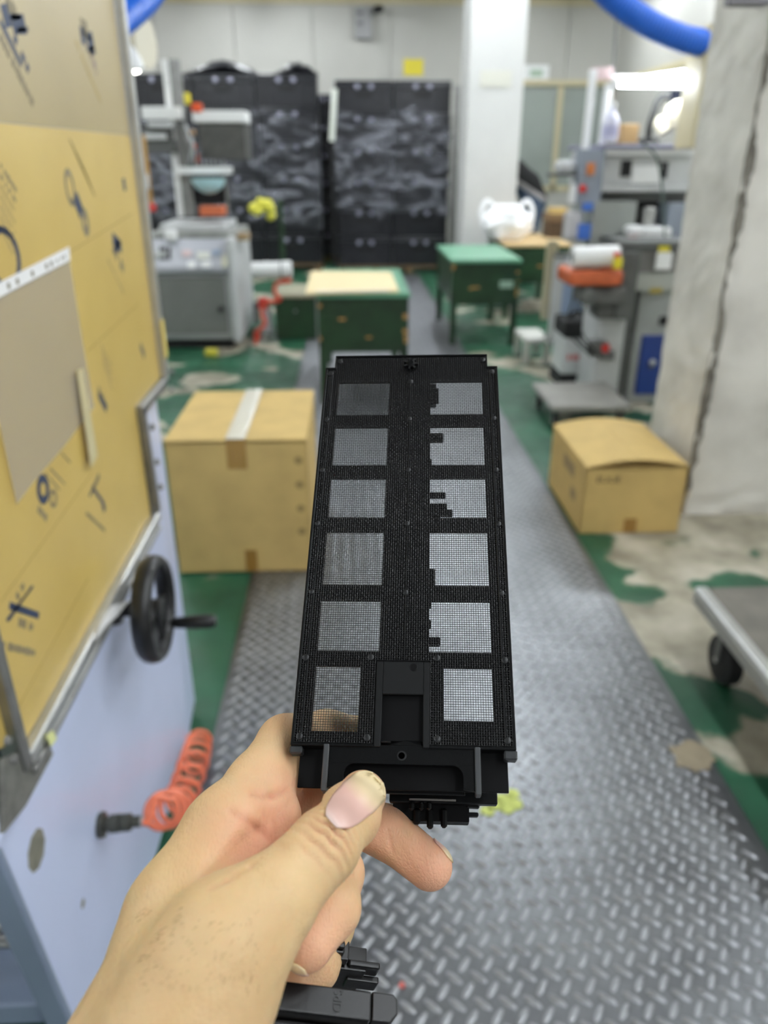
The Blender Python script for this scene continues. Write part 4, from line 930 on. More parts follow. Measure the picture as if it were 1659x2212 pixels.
g = MB(); boxY(g, 1133, 140, 1184, 180, YB - .02, .02); so = thing('exit_sign', 'small white wall sign with green marks above the office window', 'sign', onY(1158, 178, YB - .02)); g.build('plate', M_white, so); g = MB(); boxY(g, 1146, 150, 1172, 166, YB - .024, .004); g.build('green_mark', mat('sign_green', (168, 190, 168), .5), so)
# ================================================================== GREEN TABLES
M_green = mat('dark_green_paint', (30, 62, 34), .42, vary=.3, vscale=8, rgb2=(24, 46, 26))
M_greent = mat('light_green_top', (98, 156, 124), .35, vary=.1, vscale=4)
M_chip = mat('chipped_wood', (176, 132, 74), .8)
def green_table(x0, x1, y0, y1, label, top_m, apron=.335, H=.70):
    t = thing('work_table', label, 'table', ((x0 + x1) / 2, (y0 + y1) / 2, 0), 'green work tables')
    MB().box((x0 - .01, y0 - .01, H - .03), (x1 + .01, y1 + .01, H)).build('top', top_m, t, bevel=.004)
    L_ = .05
    for sx in (0, 1):
        for sy in (0, 1):
            xx = x0 if sx == 0 else x1 - L_; yy = y0 if sy == 0 else y1 - L_; MB().box((xx, yy, .006 if PX0 < xx < PX1 else 0), (xx + L_, yy + L_, H - .03)).build('leg', M_green, t, bevel=.003)
    for a_, b_, nm in (((x0 + L_, y0 + .008, H - .03 - apron), (x1 - L_, y0 + .028, H - .03), 'front_board'), ((x0 + L_, y1 - .028, H - .03 - apron), (x1 - L_, y1 - .008, H - .03), 'back_board'), ((x0 + .008, y0 + L_, H - .03 - apron), (x0 + .028, y1 - L_, H - .03), 'side_board'), ((x1 - .028, y0 + L_, H - .03 - apron), (x1 - .008, y1 - L_, H - .03), 'side_board')): MB().box(a_, b_).build(nm, M_green, t)
    R_ = random.Random(int(x0 * 100))
    for k in range(7):
        zz = R_.uniform(H - apron, H - .06); w = R_.uniform(.01, .03); sx = R_.choice((0, 1)); xx = (x0 if sx == 0 else x1 - w * 1.2)
        MB().box((xx, y0 - .0012, zz), (xx + w, y0, zz + R_.uniform(.01, .05))).build('paint_chip', M_chip, t)
    for k in range(2):
        xx = R_.uniform(x0 + .06, x1 - .16); zz = R_.uniform(H - apron + .02, H - .1); MB().box((xx, y0 + .0068, zz), (xx + R_.uniform(.03, .08), y0 + .008, zz + .014)).build('paint_chip', M_chip, t)
    return t
ft = green_table(-.205, .352, 4.79, 5.9, 'dark green work table topped with cream board behind the cassette', M_greent)
p0, p1, p2, p3 = (Vector(onZ(*p, .712)) for p in ((672, 585), (845, 587), (862, 628), (660, 632)))
centred(MB().prism([p0 - Vector((0, 0, .012)), p1 - Vector((0, 0, .012)), p2 - Vector((0, 0, .012)), p3 - Vector((0, 0, .012))], (0, 0, .012)), 'cream_board', mat('cream_card', (232, 214, 168), .6), 'large cream board lying on the nearest green table', 'board')
q0, q1 = Vector(onZ(660, 634, .714)), Vector(onZ(842, 634, .714))
centred(MB().box((q0.x + .06, 4.775, .7125), (q1.x, 4.80, .7155)), 'white_sheets', M_paper, 'white paper sheets under the front edge of the cream board', 'paper')
rt = green_table(.825, 1.385, 6.45, 7.57, 'dark green work table with a pale green top before the white pillar', M_greent)
g = MB(); boxY(g, 1080, 607, 1108, 622, 6.452, .004); g.build('paper_label', mat('pale_label', (150, 178, 158), .6), rt)
bt = green_table(1.50, 2.12, 7.66, 8.75, 'green work table with a wooden top behind the pale green one', mat('wood_top', (206, 178, 130), .6))
# plastic bag
def bag(label):
    c = Vector(onY(1092, 508, 8.1)); V = []; Fc = []; R_ = random.Random(4); n, K = 18, 9; c.z = .70
    for k in range(K + 1):
        v = k / K
        for i in range(n):
            a = 2 * math.pi * i / n; rr = (.21 * math.sin(math.pi * min(1, .18 + v * .62)) ** .7) * (1 + .18 * math.sin(5 * a + 3 * v) + R_.uniform(-.08, .08)) * (1 - .45 * max(0, v - .6)); V.append((c.x + rr * math.cos(a) * 1.15, c.y + rr * math.sin(a), c.z + .004 + v * .30 + .03 * math.sin(3 * a) * v))
    for k in range(K): Fc += [(k * n + i, k * n + (i + 1) % n, (k + 1) * n + (i + 1) % n, (k + 1) * n + i) for i in range(n)]
    Fc.append(tuple(range(n - 1, -1, -1))); Fc.append(tuple(K * n + i for i in range(n)))
    t = thing('plastic_bag', label, 'bag', c); MB().add(V, Fc).build('sack', mat('white_film', (252, 252, 254), .45), t)
    for s in (-1, 1): MB().tube(spline([c + Vector((s * .10, 0, .27)), c + Vector((s * .2, .02, .36)), c + Vector((s * .26, 0, .26)), c + Vector((s * .24, -.02, .12))], 6), .022, 8).build('handle_loop', MATS['white_film'], t, smooth=True)
bag('knotted white plastic bag on the wooden-topped green table')
g = thing('brown_crate', 'dark brown woven box on the wooden-topped table by the blue sheet', 'box', onY(1200, 500, 8.3)); g.location.z = .70; ORIG[g.name] = Vector(g.location); c = Vector(g.location)
MB().box((c.x - .09, c.y - .1, .70), (c.x + .09, c.y + .2, .86)).build('body', mat('dark_wicker', (74, 56, 36), .8, bump=.4, bscale=60), g); MB().box((c.x - .1, c.y - .11, .86), (c.x + .1, c.y + .21, .93)).build('lid', mat('wicker_band', (112, 88, 60), .8, bump=.4, bscale=60), g); MB().box((c.x - .06, c.y - .02, .93), (c.x + .1, c.y + .18, .98)).build('card_top', M_kraft, g)
# low green cabinet behind the hose
lc = thing('low_cabinet', 'low dark green cabinet with a pale top beside the screen printer', 'cabinet', onZ(640, 742)); c = onZ(598, 735); d = onZ(684, 735)
MB().box((c[0], c[1], .006), (d[0], c[1] + .6, .36)).build('body', M_green, lc, bevel=.004); MB().box((c[0] - .01, c[1] - .01, .36), (d[0] + .01, c[1] + .61, .385)).build('top', mat('khaki_top', (150, 146, 122), .6), lc); MB().lathe([(.012, 0), (.012, .02)], ((c[0] + d[0]) / 2, c[1], .25), (0, -1, 0), 12).build('knob', M_steel, lc)
# ================================================================== SCREEN PRINTER (left)
def part(t, name, m, x0, y0, x1, y1, Y, D, bevel=.004, **k):
    g = MB(); boxY(g, x0, y0, x1, y1, Y, D); return g.build(name, m, t, bevel=bevel, **k)
YS = 6.4
s1 = thing('screen_printer', 'grey screen printing machine with a slanted control panel', 'machine', (-1.3, 6.9, 0))
xa, xb = float(onY(338, 750, YS)[0]), float(onY(505, 750, YS)[0])
MB().box((xa, YS, .08), (xb, YS + 1.0, .615)).build('cabinet', M_grey, s1, bevel=.01)
MB().box((xb, YS - .02, .05), (xb + .07, YS + 1.02, .88)).build('side_cheek', M_lgrey, s1, bevel=.03, seg=3); MB().box((xa - .07, YS - .02, .05), (xa, YS + 1.02, .88)).build('side_cheek', M_lgrey, s1, bevel=.03, seg=3)
MB().box((xa + .03, YS - .008, .13), (xb - .03, YS, .58)).build('door', mat('door_grey', (118, 120, 116), .5, vary=.1), s1, bevel=.003)
MB().lathe([(.022, 0), (.022, .02), (.012, .026)], (xb - .075, YS - .008, .33), (0, -1, 0), 14).build('door_handle', M_rubber, s1)
MB().box((xa + .02, YS + .05, .0), (xb - .02, YS + .9, .08)).build('plinth', M_rubber, s1)
MB().prism([(xa, YS - .03, .62), (xa, YS - .03, .66), (xa, YS + .10, .86), (xa, YS + .4, .86), (xa, YS + .4, .62)], (xb - xa, 0, 0)).build('control_panel', mat('panel_silver', (178, 180, 188), .35), s1, bevel=.004)
def onpanel(px, py):
    # point on the slanted control face
    z = lambda Y: onY(px, py, Y); lo_, hi_ = YS - .03, YS + .10
    for _ in range(30):
        m_ = (lo_ + hi_) / 2; p = z(m_); lo_, hi_ = (m_, hi_) if p[2] > .66 + (m_ - YS + .03) / .13 * .2 else (lo_, m_)
    return Vector(z(lo_))
nrm = Vector((0, -.2, .13)).normalized(); alongp = Vector((0, .13, .2)).normalized()
for px, py, w, h, m, nm in ((352, 548, .05, .10, M_rubber, 'switch_block'), (366, 548, .02, .10, M_rubber, 'switch_block'), (404, 548, .07, .05, mat('pink_label', (214, 190, 190), .5), 'sticker'), (440, 553, .10, .06, mat('pale_label2', (222, 224, 214), .5), 'sticker'), (468, 546, .06, .04, mat('blue_label', (150, 166, 190), .5), 'sticker'), (414, 573, .06, .06, M_white, 'sticker'), (446, 572, .08, .05, M_white, 'sticker'), (485, 565, .04, .10, mat('cream_label', (200, 198, 176), .5), 'sticker')):
    MB().obox(onpanel(px, py) + nrm * .006, (w, h, .012), ((1, 0, 0), alongp, nrm)).build(nm, m, s1)
MB().box((xa, YS + .12, .86), (xb + .07, YS + .98, .90)).build('bed', mat('bed_grey', (150, 152, 146), .4, metal=.3, vary=.3, vscale=10), s1, bevel=.006)
MB().box((xa + .08, YS + .25, .90), (xb - .02, YS + .9, .96)).build('work_plate', M_lgrey, s1, bevel=.01)
part(s1, 'oily_tray', mat('oily_brown', (150, 128, 92), .4), 492, 505, 535, 520, YS + .2, .2); part(s1, 'lamp_knob', mat('bright_knob', (240, 240, 240), .2), 352, 496, 382, 522, YS + .04, .08, bevel=.02, seg=3)
for x0, x1, nm in ((364, 384, 'post'), (388, 396, 'post')): part(s1, nm, M_white if x0 < 380 else M_steel, x0, 128, x1, 468, 6.95, .08 if x0 < 380 else .03)
part(s1, 'post', M_steel, 480, 345, 494, 465, 7.0, .05); part(s1, 'post', M_steel, 402, 345, 410, 465, 7.0, .05)
part(s1, 'upper_beam', M_white, 304, 230, 390, 258, 6.85, .2); part(s1, 'upper_beam', M_white, 414, 238, 530, 264, 6.8, .35); part(s1, 'print_head', mat('head_dark', (74, 74, 70), .45, vary=.3, vscale=14), 428, 266, 532, 345, 6.82, .45)
part(s1, 'head_plate', M_greyd, 306, 268, 372, 300, 6.9, .3); part(s1, 'head_plate', M_lgrey, 310, 288, 360, 302, 6.86, .1); part(s1, 'head_plate', M_lgrey, 318, 262, 376, 276, 6.84, .1); part(s1, 'head_box', M_greyd, 312, 302, 380, 330, 6.9, .3)
part(s1, 'cross_bar', M_white, 376, 360, 500, 376, 6.8, .1); part(s1, 'pad_black_box', M_rubber, 404, 378, 488, 440, 7.05, .3)  # plain black box beneath the pad
for k in range(5): part(s1, 'spring_rod', M_steel, 438 + k * 10, 338, 442 + k * 10, 362, 6.82, .03, bevel=0)
p = Vector(onY(450, 386, 6.8)); MB().lathe([(.135, 0), (.13, -.03), (.10, -.075), (.05, -.105), (.01, -.112)], p, (0, 0, 1), 24).build('silicone_pad', mat('cyan_silicone', (178, 214, 220), .35), s1, smooth=True)
part(s1, 'ink_block', mat('ink_orange', (196, 104, 66), .5), 430, 446, 484, 466, 6.75, .16)
for (x0, y0, x1, y1, m) in ((396, 200, 410, 225, M_yellow), (412, 222, 436, 242, M_orange), (408, 280, 420, 292, mat('amber', (226, 160, 60), .4)), (412, 310, 424, 322, M_orange), (418, 330, 430, 352, mat('rust', (150, 70, 46), .6))): part(s1, 'fitting', m, x0, y0, x1, y1, 6.78, .06, bevel=.008)
for k in range(5):
    a_, b_ = onY(392 + 6 * k, 262 + 5 * k, 6.76), onY(400 + 5 * k, 360, 6.8); MB().tube(spline([a_, (a_[0] + .05 * (k % 2), 6.72, (a_[2] + b_[2]) / 2), b_], 6), .008, 6).build('air_line', (M_rubber, M_lgrey, M_steel)[k % 3], s1, smooth=True)
# paper roll and red air line at the printer's side
pr = thing('white_cylinder', 'white air cylinder sticking out from the side of the screen printer', 'cylinder', onY(590, 585, 6.6)); a_, b_ = Vector(onY(545, 583, 6.6)), Vector(onY(606, 582, 6.6)); MB().cyl(a_, b_, .062, n=18).build('barrel', M_white, pr, smooth=True); MB().cyl(b_ + Vector((.012, 0, 0)), b_ + Vector((.09, 0, 0)), .066, n=18).build('end_cap', M_white, pr, smooth=True); MB().cyl(b_, b_ + Vector((.012, 0, 0)), .058, n=18).build('seal', M_greyd, pr)
ah = [onY(628, 606, 6.55), onY(598, 612, 6.6), onY(594, 632, 6.6), onY(604, 648, 6.62), onY(574, 656, 6.6), onY(566, 676, 6.6), onY(572, 700, 6.6), onY(556, 718, 6.6), onY(552, 748, 6.6)]
centred(MB().tube(spline(ah, 6), .017, 8), 'air_hose', mat('red_hose', (212, 78, 52), .4), 'reddish air hose dangling beside the screen printer', 'hose', smooth=True)
ru = thing('air_regulator', 'red and clear air regulator hanging beside the screen printer', 'regulator', onY(574, 740, 6.75)); part(ru, 'bowl', mat('clear_bowl', (190, 186, 190), .2), 566, 668, 588, 720, 6.75, .08, bevel=.02, seg=3); part(ru, 'valve', M_red, 556, 645, 580, 668, 6.75, .08, bevel=.01); part(ru, 'valve', M_red, 546, 715, 562, 742, 6.75, .08, bevel=.01); part(ru, 'bracket', M_greyd, 546, 655, 560, 700, 6.76, .05)
# green hanging pole with a yellow glove
gl = thing('green_pole', 'thin dark green pole standing behind the screen printer', 'pole', onZ(612, 610)); p = onY(604, 430, 8.6); MB().cyl((p[0], 8.6, 0), (p[0], 8.6, p[2]), .03, n=10).build('pole', M_green, gl, smooth=True); MB().cyl((p[0], 8.6, 0), (p[0], 8.6, .02), .11, n=16).build('foot', M_green, gl)
yc = Vector(onY(566, 448, 8.5)); V = []; R_ = random.Random(2); g = MB()
for k in range(9):
    d_ = Vector((R_.uniform(-1, 1), R_.uniform(-.4, .4), R_.uniform(-1, 1))) * .09; g.lathe([(.01, -.05), (.05, -.03), (.055, .02), (.02, .05)], yc + d_, (R_.uniform(-1, 1), .2, 1), 8)
centred(g, 'yellow_rag', mat('yellow_cloth', (226, 220, 84), .7), 'crumpled yellow cloth hanging on the green pole', 'cloth', smooth=True)
# bits seen past the guard's edge
lm = thing('work_lamp', 'glowing round work lamp just past the guard frame', 'lamp', onY(280, 138, 4.2)); p = Vector(onY(278, 136, 4.2)); MB().lathe([(.02, .07), (.055, .03), (.07, 0), (.065, -.01)], p, (.25, -.3, .9), 18).build('shade', M_white, lm, smooth=True); MB().lathe([(.058, 0), (.05, -.025), (.02, -.04)], p, (.25, -.3, .9), 18).build('bulb', M_lampglow, lm, smooth=True); MB().tube(spline([p + Vector((0, 0, .06)), p + Vector((-.1, .05, .16)), p + Vector((-.4, .1, .1)), p + Vector((-.6, .1, -.6)), (p.x - .6, p.y + .1, 0)], 8), .012, 8).build('arm', M_lgrey, lm, smooth=True)
cb = thing('cable_reel', 'cream cable reel above the work lamp', 'reel', onY(300, 90, 4.6)); p = Vector(onY(296, 92, 4.6)); MB().lathe([(.12, -.05), (.12, -.035), (.05, -.03), (.05, .03), (.12, .035), (.12, .05)], p, (1, -.25, 0), 24).build('drum', mat('reel_cream', (206, 200, 180), .5), cb, smooth=True); MB().lathe([(.045, -.07), (.05, -.03)], p, (1, -.25, 0), 16).build('hub', mat('reel_blue', (60, 84, 160), .5), cb, smooth=True); MB().cyl(p + Vector((0, 0, .12)), (p.x, p.y, ZC), .012, n=8).build('hanger', M_steel, cb)
bx = thing('brown_board', 'brown cardboard sheet standing behind the guard frame', 'board', onY(310, 440, 5.6)); g = MB(); boxY(g, 268, 292, 330, 445, 5.6, .02); bb = g.build('sheet', mat('brown_card', (176, 136, 74), .75), bx); bot = float(onY(300, 445, 5.6)[2]); MB().box((float(onY(268, 440, 5.6)[0]), 5.6, 0), (float(onY(268, 440, 5.6)[0]) + .04, 5.64, bot)).build('support', M_steel, bx)
part(bx, 'clamp', M_lgrey, 285, 376, 320, 410, 5.55, .05); part(bx, 'red_knob', M_red, 318, 440, 334, 458, 5.55, .06, bevel=.01)
vb = thing('spray_bottle', 'pale spray bottle with a green band beside the guard frame', 'bottle', onY(314, 560, 5.4)); p = Vector(onY(314, 548, 5.4)); MB().lathe([(.04, 0), (.042, .02), (.042, .16), (.02, .2), (.02, .22)], p, (0, 0, 1), 16).build('bottle', mat('bottle_white', (224, 224, 214), .3), vb, smooth=True); MB().lathe([(.0425, .05), (.0425, .1)], p, (0, 0, 1), 16).build('band', mat('band_green', (60, 110, 80), .4), vb); MB().lathe([(.0427, .01), (.0427, .04)], p, (0, 0, 1), 16).build('band', M_yellow, vb); MB().box((p.x - .05, p.y - .02, p.z + .22), (p.x + .03, p.y + .02, p.z + .26)).build('trigger', mat('pale_yellow', (240, 232, 180), .4), vb)
MB().box((p.x - .12, p.y - .1, p.z - .02), (p.x + .12, p.y + .12, p.z)).build('shelf', M_grey, vb); MB().cyl((p.x, p.y, 0), (p.x, p.y, p.z - .02), .03, n=12).build('stand', M_grey, vb)
# small yellow block on the floor
c = onZ(456, 772); centred(MB().box((c[0] - .05, c[1], 0), (c[0] + .05, c[1] + .07, .06)), 'yellow_block', mat('grubby_yellow', (206, 196, 70), .6), 'small yellow block on the floor before the screen printer', 'block', bevel=.012)
# ================================================================== PAD PRINTER (right)
YP = 4.72
s2 = thing('pad_printer', 'grey column machine with an orange tray and a blue cabinet door', 'machine', (1.8, 5.0, 0))
M_bluegrey = mat('bluegrey_enamel', (138, 146, 158), .45, vary=.1)
def vbox(name, m, x0, x1, y, D, z0, z1, bevel=.006): return MB().box((x0, y, z0), (x1, y + D, z1)).build(name, m, s2, bevel=bevel)
cx0, cx1 = float(onY(1282, 800, YP)[0]), float(onY(1340, 800, YP)[0])
vbox('column', M_lgrey, cx0, cx1, YP, .35, 0, .74, .012); vbox('column_side', M_greyd, cx1, cx1 + .07, YP + .05, .3, 0, .74)
bx0 = cx1 + .07; vbox('cabinet', M_grey, bx0, bx0 + .75, YP + .02, .8, 0, .86, .01)
vbox('slot', M_rubber, bx0 + .14, bx0 + .45, YP + .01, .02, .50, .555); vbox('blue_door', mat('cabinet_blue', (32, 58, 128), .35), bx0 + .045, bx0 + .55, YP + .002, .02, .06, .44)
p = Vector((bx0 + .13, YP + .002, .27)); MB().lathe([(.02, 0), (.02, .012), (.012, .02)], p, (0, -1, 0), 14).build('lock', M_alu, s2); MB().box(p + Vector((-.02, -.012, -.035)), p + Vector((.01, 0, -.016))).build('lock_tab', M_greyd, s2)
part(s2, 'bench', M_greyd, 1345, 522, 1500, 540, YP - .05, .9); part(s2, 'bench_skirt', mat('mid_grey', (128, 126, 124), .5, vary=.2), 1345, 540, 1500, 588, YP - .02, .8); part(s2, 'oil_tray', mat('oily_grey', (170, 172, 166), .4), 1350, 590, 1460, 628, YP - .03, .5); part(s2, 'oil_spot', mat('oil_yellow', (168, 150, 70), .4), 1405, 622, 1430, 634, YP - .035, .02)
part(s2, 'bench_paper', M_paper, 1420, 545, 1448, 582, YP - .06, .005, 0); part(s2, 'yellow_tag', M_yellow, 1424, 532, 1446, 544, YP - .06, .005, 0)
# orange tray, arm, white roll
part(s2, 'orange_tray', mat('tray_orange', (196, 96, 52), .45, vary=.2, vscale=12), 1232, 586, 1345, 618, YP - .22, .3, bevel=.02, seg=3); part(s2, 'tray_back', MATS['tray_orange'], 1292, 572, 1345, 590, YP - .1, .18)
part(s2, 'arm_bracket', mat('cast_grey', (108, 108, 106), .5, metal=.4, vary=.3, vscale=20), 1262, 622, 1352, 660, YP - .15, .25, bevel=.02, seg=2); part(s2, 'arm_bracket', MATS['cast_grey'], 1292, 655, 1352, 690, YP - .08, .2, bevel=.02, seg=2); part(s2, 'side_strap', M_greyd, 1345, 545, 1366, 690, YP - .1, .1)
p = Vector(onY(1268, 640, YP - .2)); MB().lathe([(.03, 0), (.05, .006), (.05, .02), (.03, .026)], p, (.3, -1, 0), 18).build('hand_knob', M_greyd, s2, smooth=True)
a_, b_ = Vector(onY(1236, 556, YP - .15)), Vector(onY(1334, 553, YP - .15)); MB().cyl(a_, b_, .06, n=20).build('white_roll', M_white, s2, smooth=True); MB().cyl(a_ - Vector((.003, 0, 0)), a_, .03, n=16).build('roll_core', M_greyd, s2); part(s2, 'roll_rest', M_lgrey, 1240, 568, 1296, 590, YP - .12, .2)
part(s2, 'yellow_drop', M_yellow, 1328, 556, 1344, 582, YP - .26, .03, bevel=.01, seg=2); part(s2, 'red_fitting', M_red, 1330, 546, 1340, 556, YP - .26, .03)
# middle body and dark press space
YQ = 5.2
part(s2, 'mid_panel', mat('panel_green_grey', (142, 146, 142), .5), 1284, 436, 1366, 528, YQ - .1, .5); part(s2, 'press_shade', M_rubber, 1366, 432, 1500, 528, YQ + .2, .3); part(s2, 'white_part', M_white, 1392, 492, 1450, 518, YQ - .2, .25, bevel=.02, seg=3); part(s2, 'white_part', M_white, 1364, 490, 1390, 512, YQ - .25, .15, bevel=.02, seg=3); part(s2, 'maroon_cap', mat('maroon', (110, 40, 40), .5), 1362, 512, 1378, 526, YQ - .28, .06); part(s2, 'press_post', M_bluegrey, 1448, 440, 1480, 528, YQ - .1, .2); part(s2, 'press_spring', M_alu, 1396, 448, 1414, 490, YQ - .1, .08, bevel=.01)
part(s2, 'upper_body', M_lgrey, 1288, 326, 1500, 402, YQ, .6, .01); part(s2, 'upper_lip', M_lgrey, 1290, 402, 1500, 414, YQ - .05, .6); part(s2, 'upper_slot', M_rubber, 1344, 346, 1362, 382, YQ - .01, .02, .002); part(s2, 'upper_slot', M_rubber, 1424, 350, 1440, 386, YQ - .01, .02, .002); part(s2, 'nameplate', M_white, 1368, 358, 1424, 396, YQ - .012, .02, .002); part(s2, 'head_under', M_greyd, 1310, 414, 1500, 436, YQ + .05, .5)
part(s2, 'control_column', M_bluegrey, 1256, 322, 1296, 440, YQ - .08, .12); part(s2, 'indicator', mat('lamp_amber', (196, 118, 64), .4), 1270, 352, 1284, 378, YQ - .095, .02, .004); part(s2, 'stop_button', M_red, 1254, 400, 1266, 416, YQ - .1, .03, .006); part(s2, 'white_strip', M_white, 1234, 398, 1246, 440, YQ - .06, .04)
part(s2, 'side_switch', M_lgrey, 1206, 346, 1246, 374, YQ - .02, .12, .02); part(s2, 'switch_shelf', M_greyd, 1196, 374, 1248, 382, YQ - .05, .2)
part(s2, 'blue_valve', mat('valve_blue', (64, 110, 196), .4), 1262, 438, 1282, 456, YQ - .09, .06); part(s2, 'blue_valve', MATS['valve_blue'], 1252, 484, 1276, 518, YQ - .09, .06); part(s2, 'clear_filter', mat('filter_grey', (196, 196, 198), .25), 1226, 456, 1256, 520, YQ - .06, .1, .02)
part(s2, 'top_shelf', mat('shelf_violet', (120, 120, 142), .4), 1296, 312, 1500, 322, YQ - .08, .75); part(s2, 'shelf_edge', M_white, 1298, 322, 1498, 334, YQ - .06, .6)
# body down to the ground behind
vbox('rear_column', M_greyd, 1.9, 2.5, 5.35, .6, 0, 1.0); MB().cyl(Vector((cx0 + .02, YP - .02, .33)), Vector((cx0 + .1, YP - .06, .33)), .03, n=12).build('foot_valve', MATS['cast_grey'], s2)
part(s2, 'foot_valve', MATS['cast_grey'], 1276, 738, 1312, 768, YP - .06, .08, .01); part(s2, 'red_valve', M_red, 1302, 744, 1316, 762, YP - .07, .04, .006)
for k in range(3):
    a_, b_ = onY(1240 + 14 * k, 640, YP - .1), onY(1278 + 8 * k, 770, YP - .04); MB().tube(spline([a_, (a_[0] - .03, YP - .15, (a_[2] + b_[2]) / 2), b_], 6), .006, 6).build('cable', M_rubber, s2, smooth=True)
a_, b_ = onY(1390, 310, YQ - .12), onY(1436, 520, YQ - .3); MB().tube(spline([a_, onY(1420, 345, YQ - .14), onY(1432, 430, YQ - .2), b_], 8), .007, 6).build('cable', mat('cable_green', (50, 70, 62), .5), s2, smooth=True)
# aluminium lamp frame with bare tubes
lf = thing('lamp_frame', 'aluminium frame carrying two bare fluorescent tubes above the pad printer', 'lamp frame', (1.9, 5.4, 1.5)); YF = 5.3
for x0, y0, x1, y1 in ((1282, 150, 1262, 340), (1316, 180, 1300, 312), (1512, 96, 1492, 312)):
    a_, b_ = onY(x0, y0, YF), onY(x1, y1, YF); MB().bar(a_, b_, .05 if x0 < 1500 else .035, .04).build('post', M_white if x0 < 1500 else M_cream, lf, bevel=.003)
a_, b_ = onY(1332, 35, YF), onY(1322, 190, YF); MB().bar(a_, b_, .012, .012).build('rod', M_greyd, lf); 
for q, r_ in (((1276, 156), (1322, 152)), ((1280, 166), (1510, 168))): a_, b_ = onY(*q, YF + .03), onY(*r_, YF + .03); MB().bar(a_, b_, .02, .02).build('cross_bar', M_alu, lf)
MB().bar(onY(1276, 160, YF - .02), onY(1324, 158, YF - .02), .004, .07).build('tag_strip', mat('pink_strip', (214, 190, 190), .5), lf)
for (x0, y0, x1, y1) in ((1336, 178, 1508, 152), (1336, 182, 1506, 184)):
    a_, b_ = Vector(onY(x0, y0, YF - .05)), Vector(onY(x1, y1, YF - .1)); MB().cyl(a_, b_, .014, n=10).build('tube', M_tube, lf, smooth=True); MB().cyl(b_, b_ + (b_ - a_).normalized() * .04, .018, n=10).build('tube_holder', M_white, lf); MB().cyl(a_, a_ - (b_ - a_).normalized() * .03, .018, n=10).build('tube_holder', M_white, lf)
for py in (157, 186): p = Vector(onY(1528, py, YF - .05)); MB().lathe([(.016, 0), (.016, .01), (.008, .02)], p, (0, -1, 0), 12).build('bolt_cap', M_white, lf, smooth=True)
p = Vector(onY(1316, 306, YF - .1)); bo_ = thing('clear_bottle', 'clear plastic bottle standing on the pad printer top', 'bottle', p); MB().lathe([(.045, 0), (.048, .02), (.048, .11), (.03, .15), (.016, .17), (.016, .19)], p, (0, 0, 1), 18).build('bottle', mat('bottle_violet', (206, 206, 222), .2), bo_, smooth=True); MB().lathe([(.018, .19), (.018, .215)], p, (0, 0, 1), 14).build('cap', M_white, bo_); MB().lathe([(.0485, .03), (.0485, .09)], p, (0, 0, 1), 18).build('label_band', mat('bottle_label', (170, 170, 200), .4), bo_)
p = Vector(onY(1340, 310, YF)); centred(MB().box(p, p + Vector((.11, .12, .11))), 'small_box', mat('small_card', (150, 122, 80), .8), 'small brown box on the pad printer top', 'box', bevel=.004)
ml = thing('bench_lamp', 'black bench lamp with a cream cone on the pad printer', 'lamp', onY(1440, 306, YF)); p = Vector(onY(1448, 240, YF)); MB().lathe([(.02, -.03), (.06, 0), (.085, .04), (.09, .16)], p, (.8, -.5, -.35), 20).build('shade', mat('cream_shade', (240, 234, 206), .4, ), ml, smooth=True); MB().lathe([(.03, 0), (.05, .02), (.05, .1)], p + Vector((-.05, .03, -.04)), (.4, -.5, -.8), 14).build('collar', mat('cream_shade', (240, 234, 206), .4), ml, smooth=True)  # cone is plain cream, with no emission
MB().tube(spline([onY(1400, 306, YF + .05), onY(1404, 268, YF + .04), onY(1424, 215, YF + .04), onY(1446, 208, YF + .02)], 8), .02, 8).build('arm', M_rubber, ml, smooth=True); MB().lathe([(.07, 0), (.07, .02), (.03, .03)], onY(1398, 309, YF + .05), (0, 0, 1), 16).build('base', M_rubber, ml)
sc_ = thing('dark_monitor', 'dark monitor behind the bench lamp inside the lamp frame', 'monitor', onY(1484, 306, YF + .3)); part(sc_, 'screen', mat('screen_dark', (38, 42, 58), .2), 1452, 194, 1510, 236, YF + .3, .03); part(sc_, 'stand', M_rubber, 1480, 236, 1490, 308, YF + .32, .02)
# blue hanging sheet, tool box, bench, trolleys
bs = thing('blue_sheet', 'blue and white striped plastic sheet hanging beside the pad printer', 'sheet', onZ(1225, 742)); M_bs = mat('sheet_blue', (44, 128, 240), .35); YH = 5.62
for k, (x0, x1, m) in enumerate(((1196, 1202, M_white), (1202, 1220, M_bs), (1220, 1225, mat('sheet_pale', (178, 198, 226), .3)), (1225, 1242, M_bs), (1242, 1248, MATS['sheet_pale']))): part(bs, 'stripe', m, x0 + 2, 556, x1 + 2, 742, YH + .01 * (k % 2), .006, 0)
part(bs, 'hanger_bar', M_steel, 1198, 548, 1256, 556, YH - .01, .03); part(bs, 'post', M_cream, 1184, 520, 1192, 690, YH + .05, .04); part(bs, 'foot', M_steel, 1196, 740, 1260, 748, YH - .1, .3)
tb = thing('tool_case', 'white tool case with a black lid and red marks on the floor by the column', 'case', onZ(1240, 850)); YT = 5.09; x0, x1 = float(onY(1208, 840, YT)[0]), float(onY(1272, 840, YT)[0])
MB().box((x0, YT, 0), (x1, YT + .3, .10)).build('base', M_rubber, tb, bevel=.008); MB().box((x0 + .004, YT + .004, .10), (x1 - .004, YT + .29, .345)).build('body', mat('case_white', (214, 216, 216), .4), tb, bevel=.01, seg=2); MB().box((x0 - .003, YT - .003, .345), (x1 + .003, YT + .3, .46)).build('lid', M_rubber, tb, bevel=.02, seg=2)
for k, w in enumerate((.02, .028, .018, .03, .02)): MB().box((x0 + .035 + k * .034, YT + .0028, .20), (x0 + .035 + k * .034 + w, YT + .0045, .235)).build('red_mark', mat('red_print', (206, 96, 96), .6), tb)
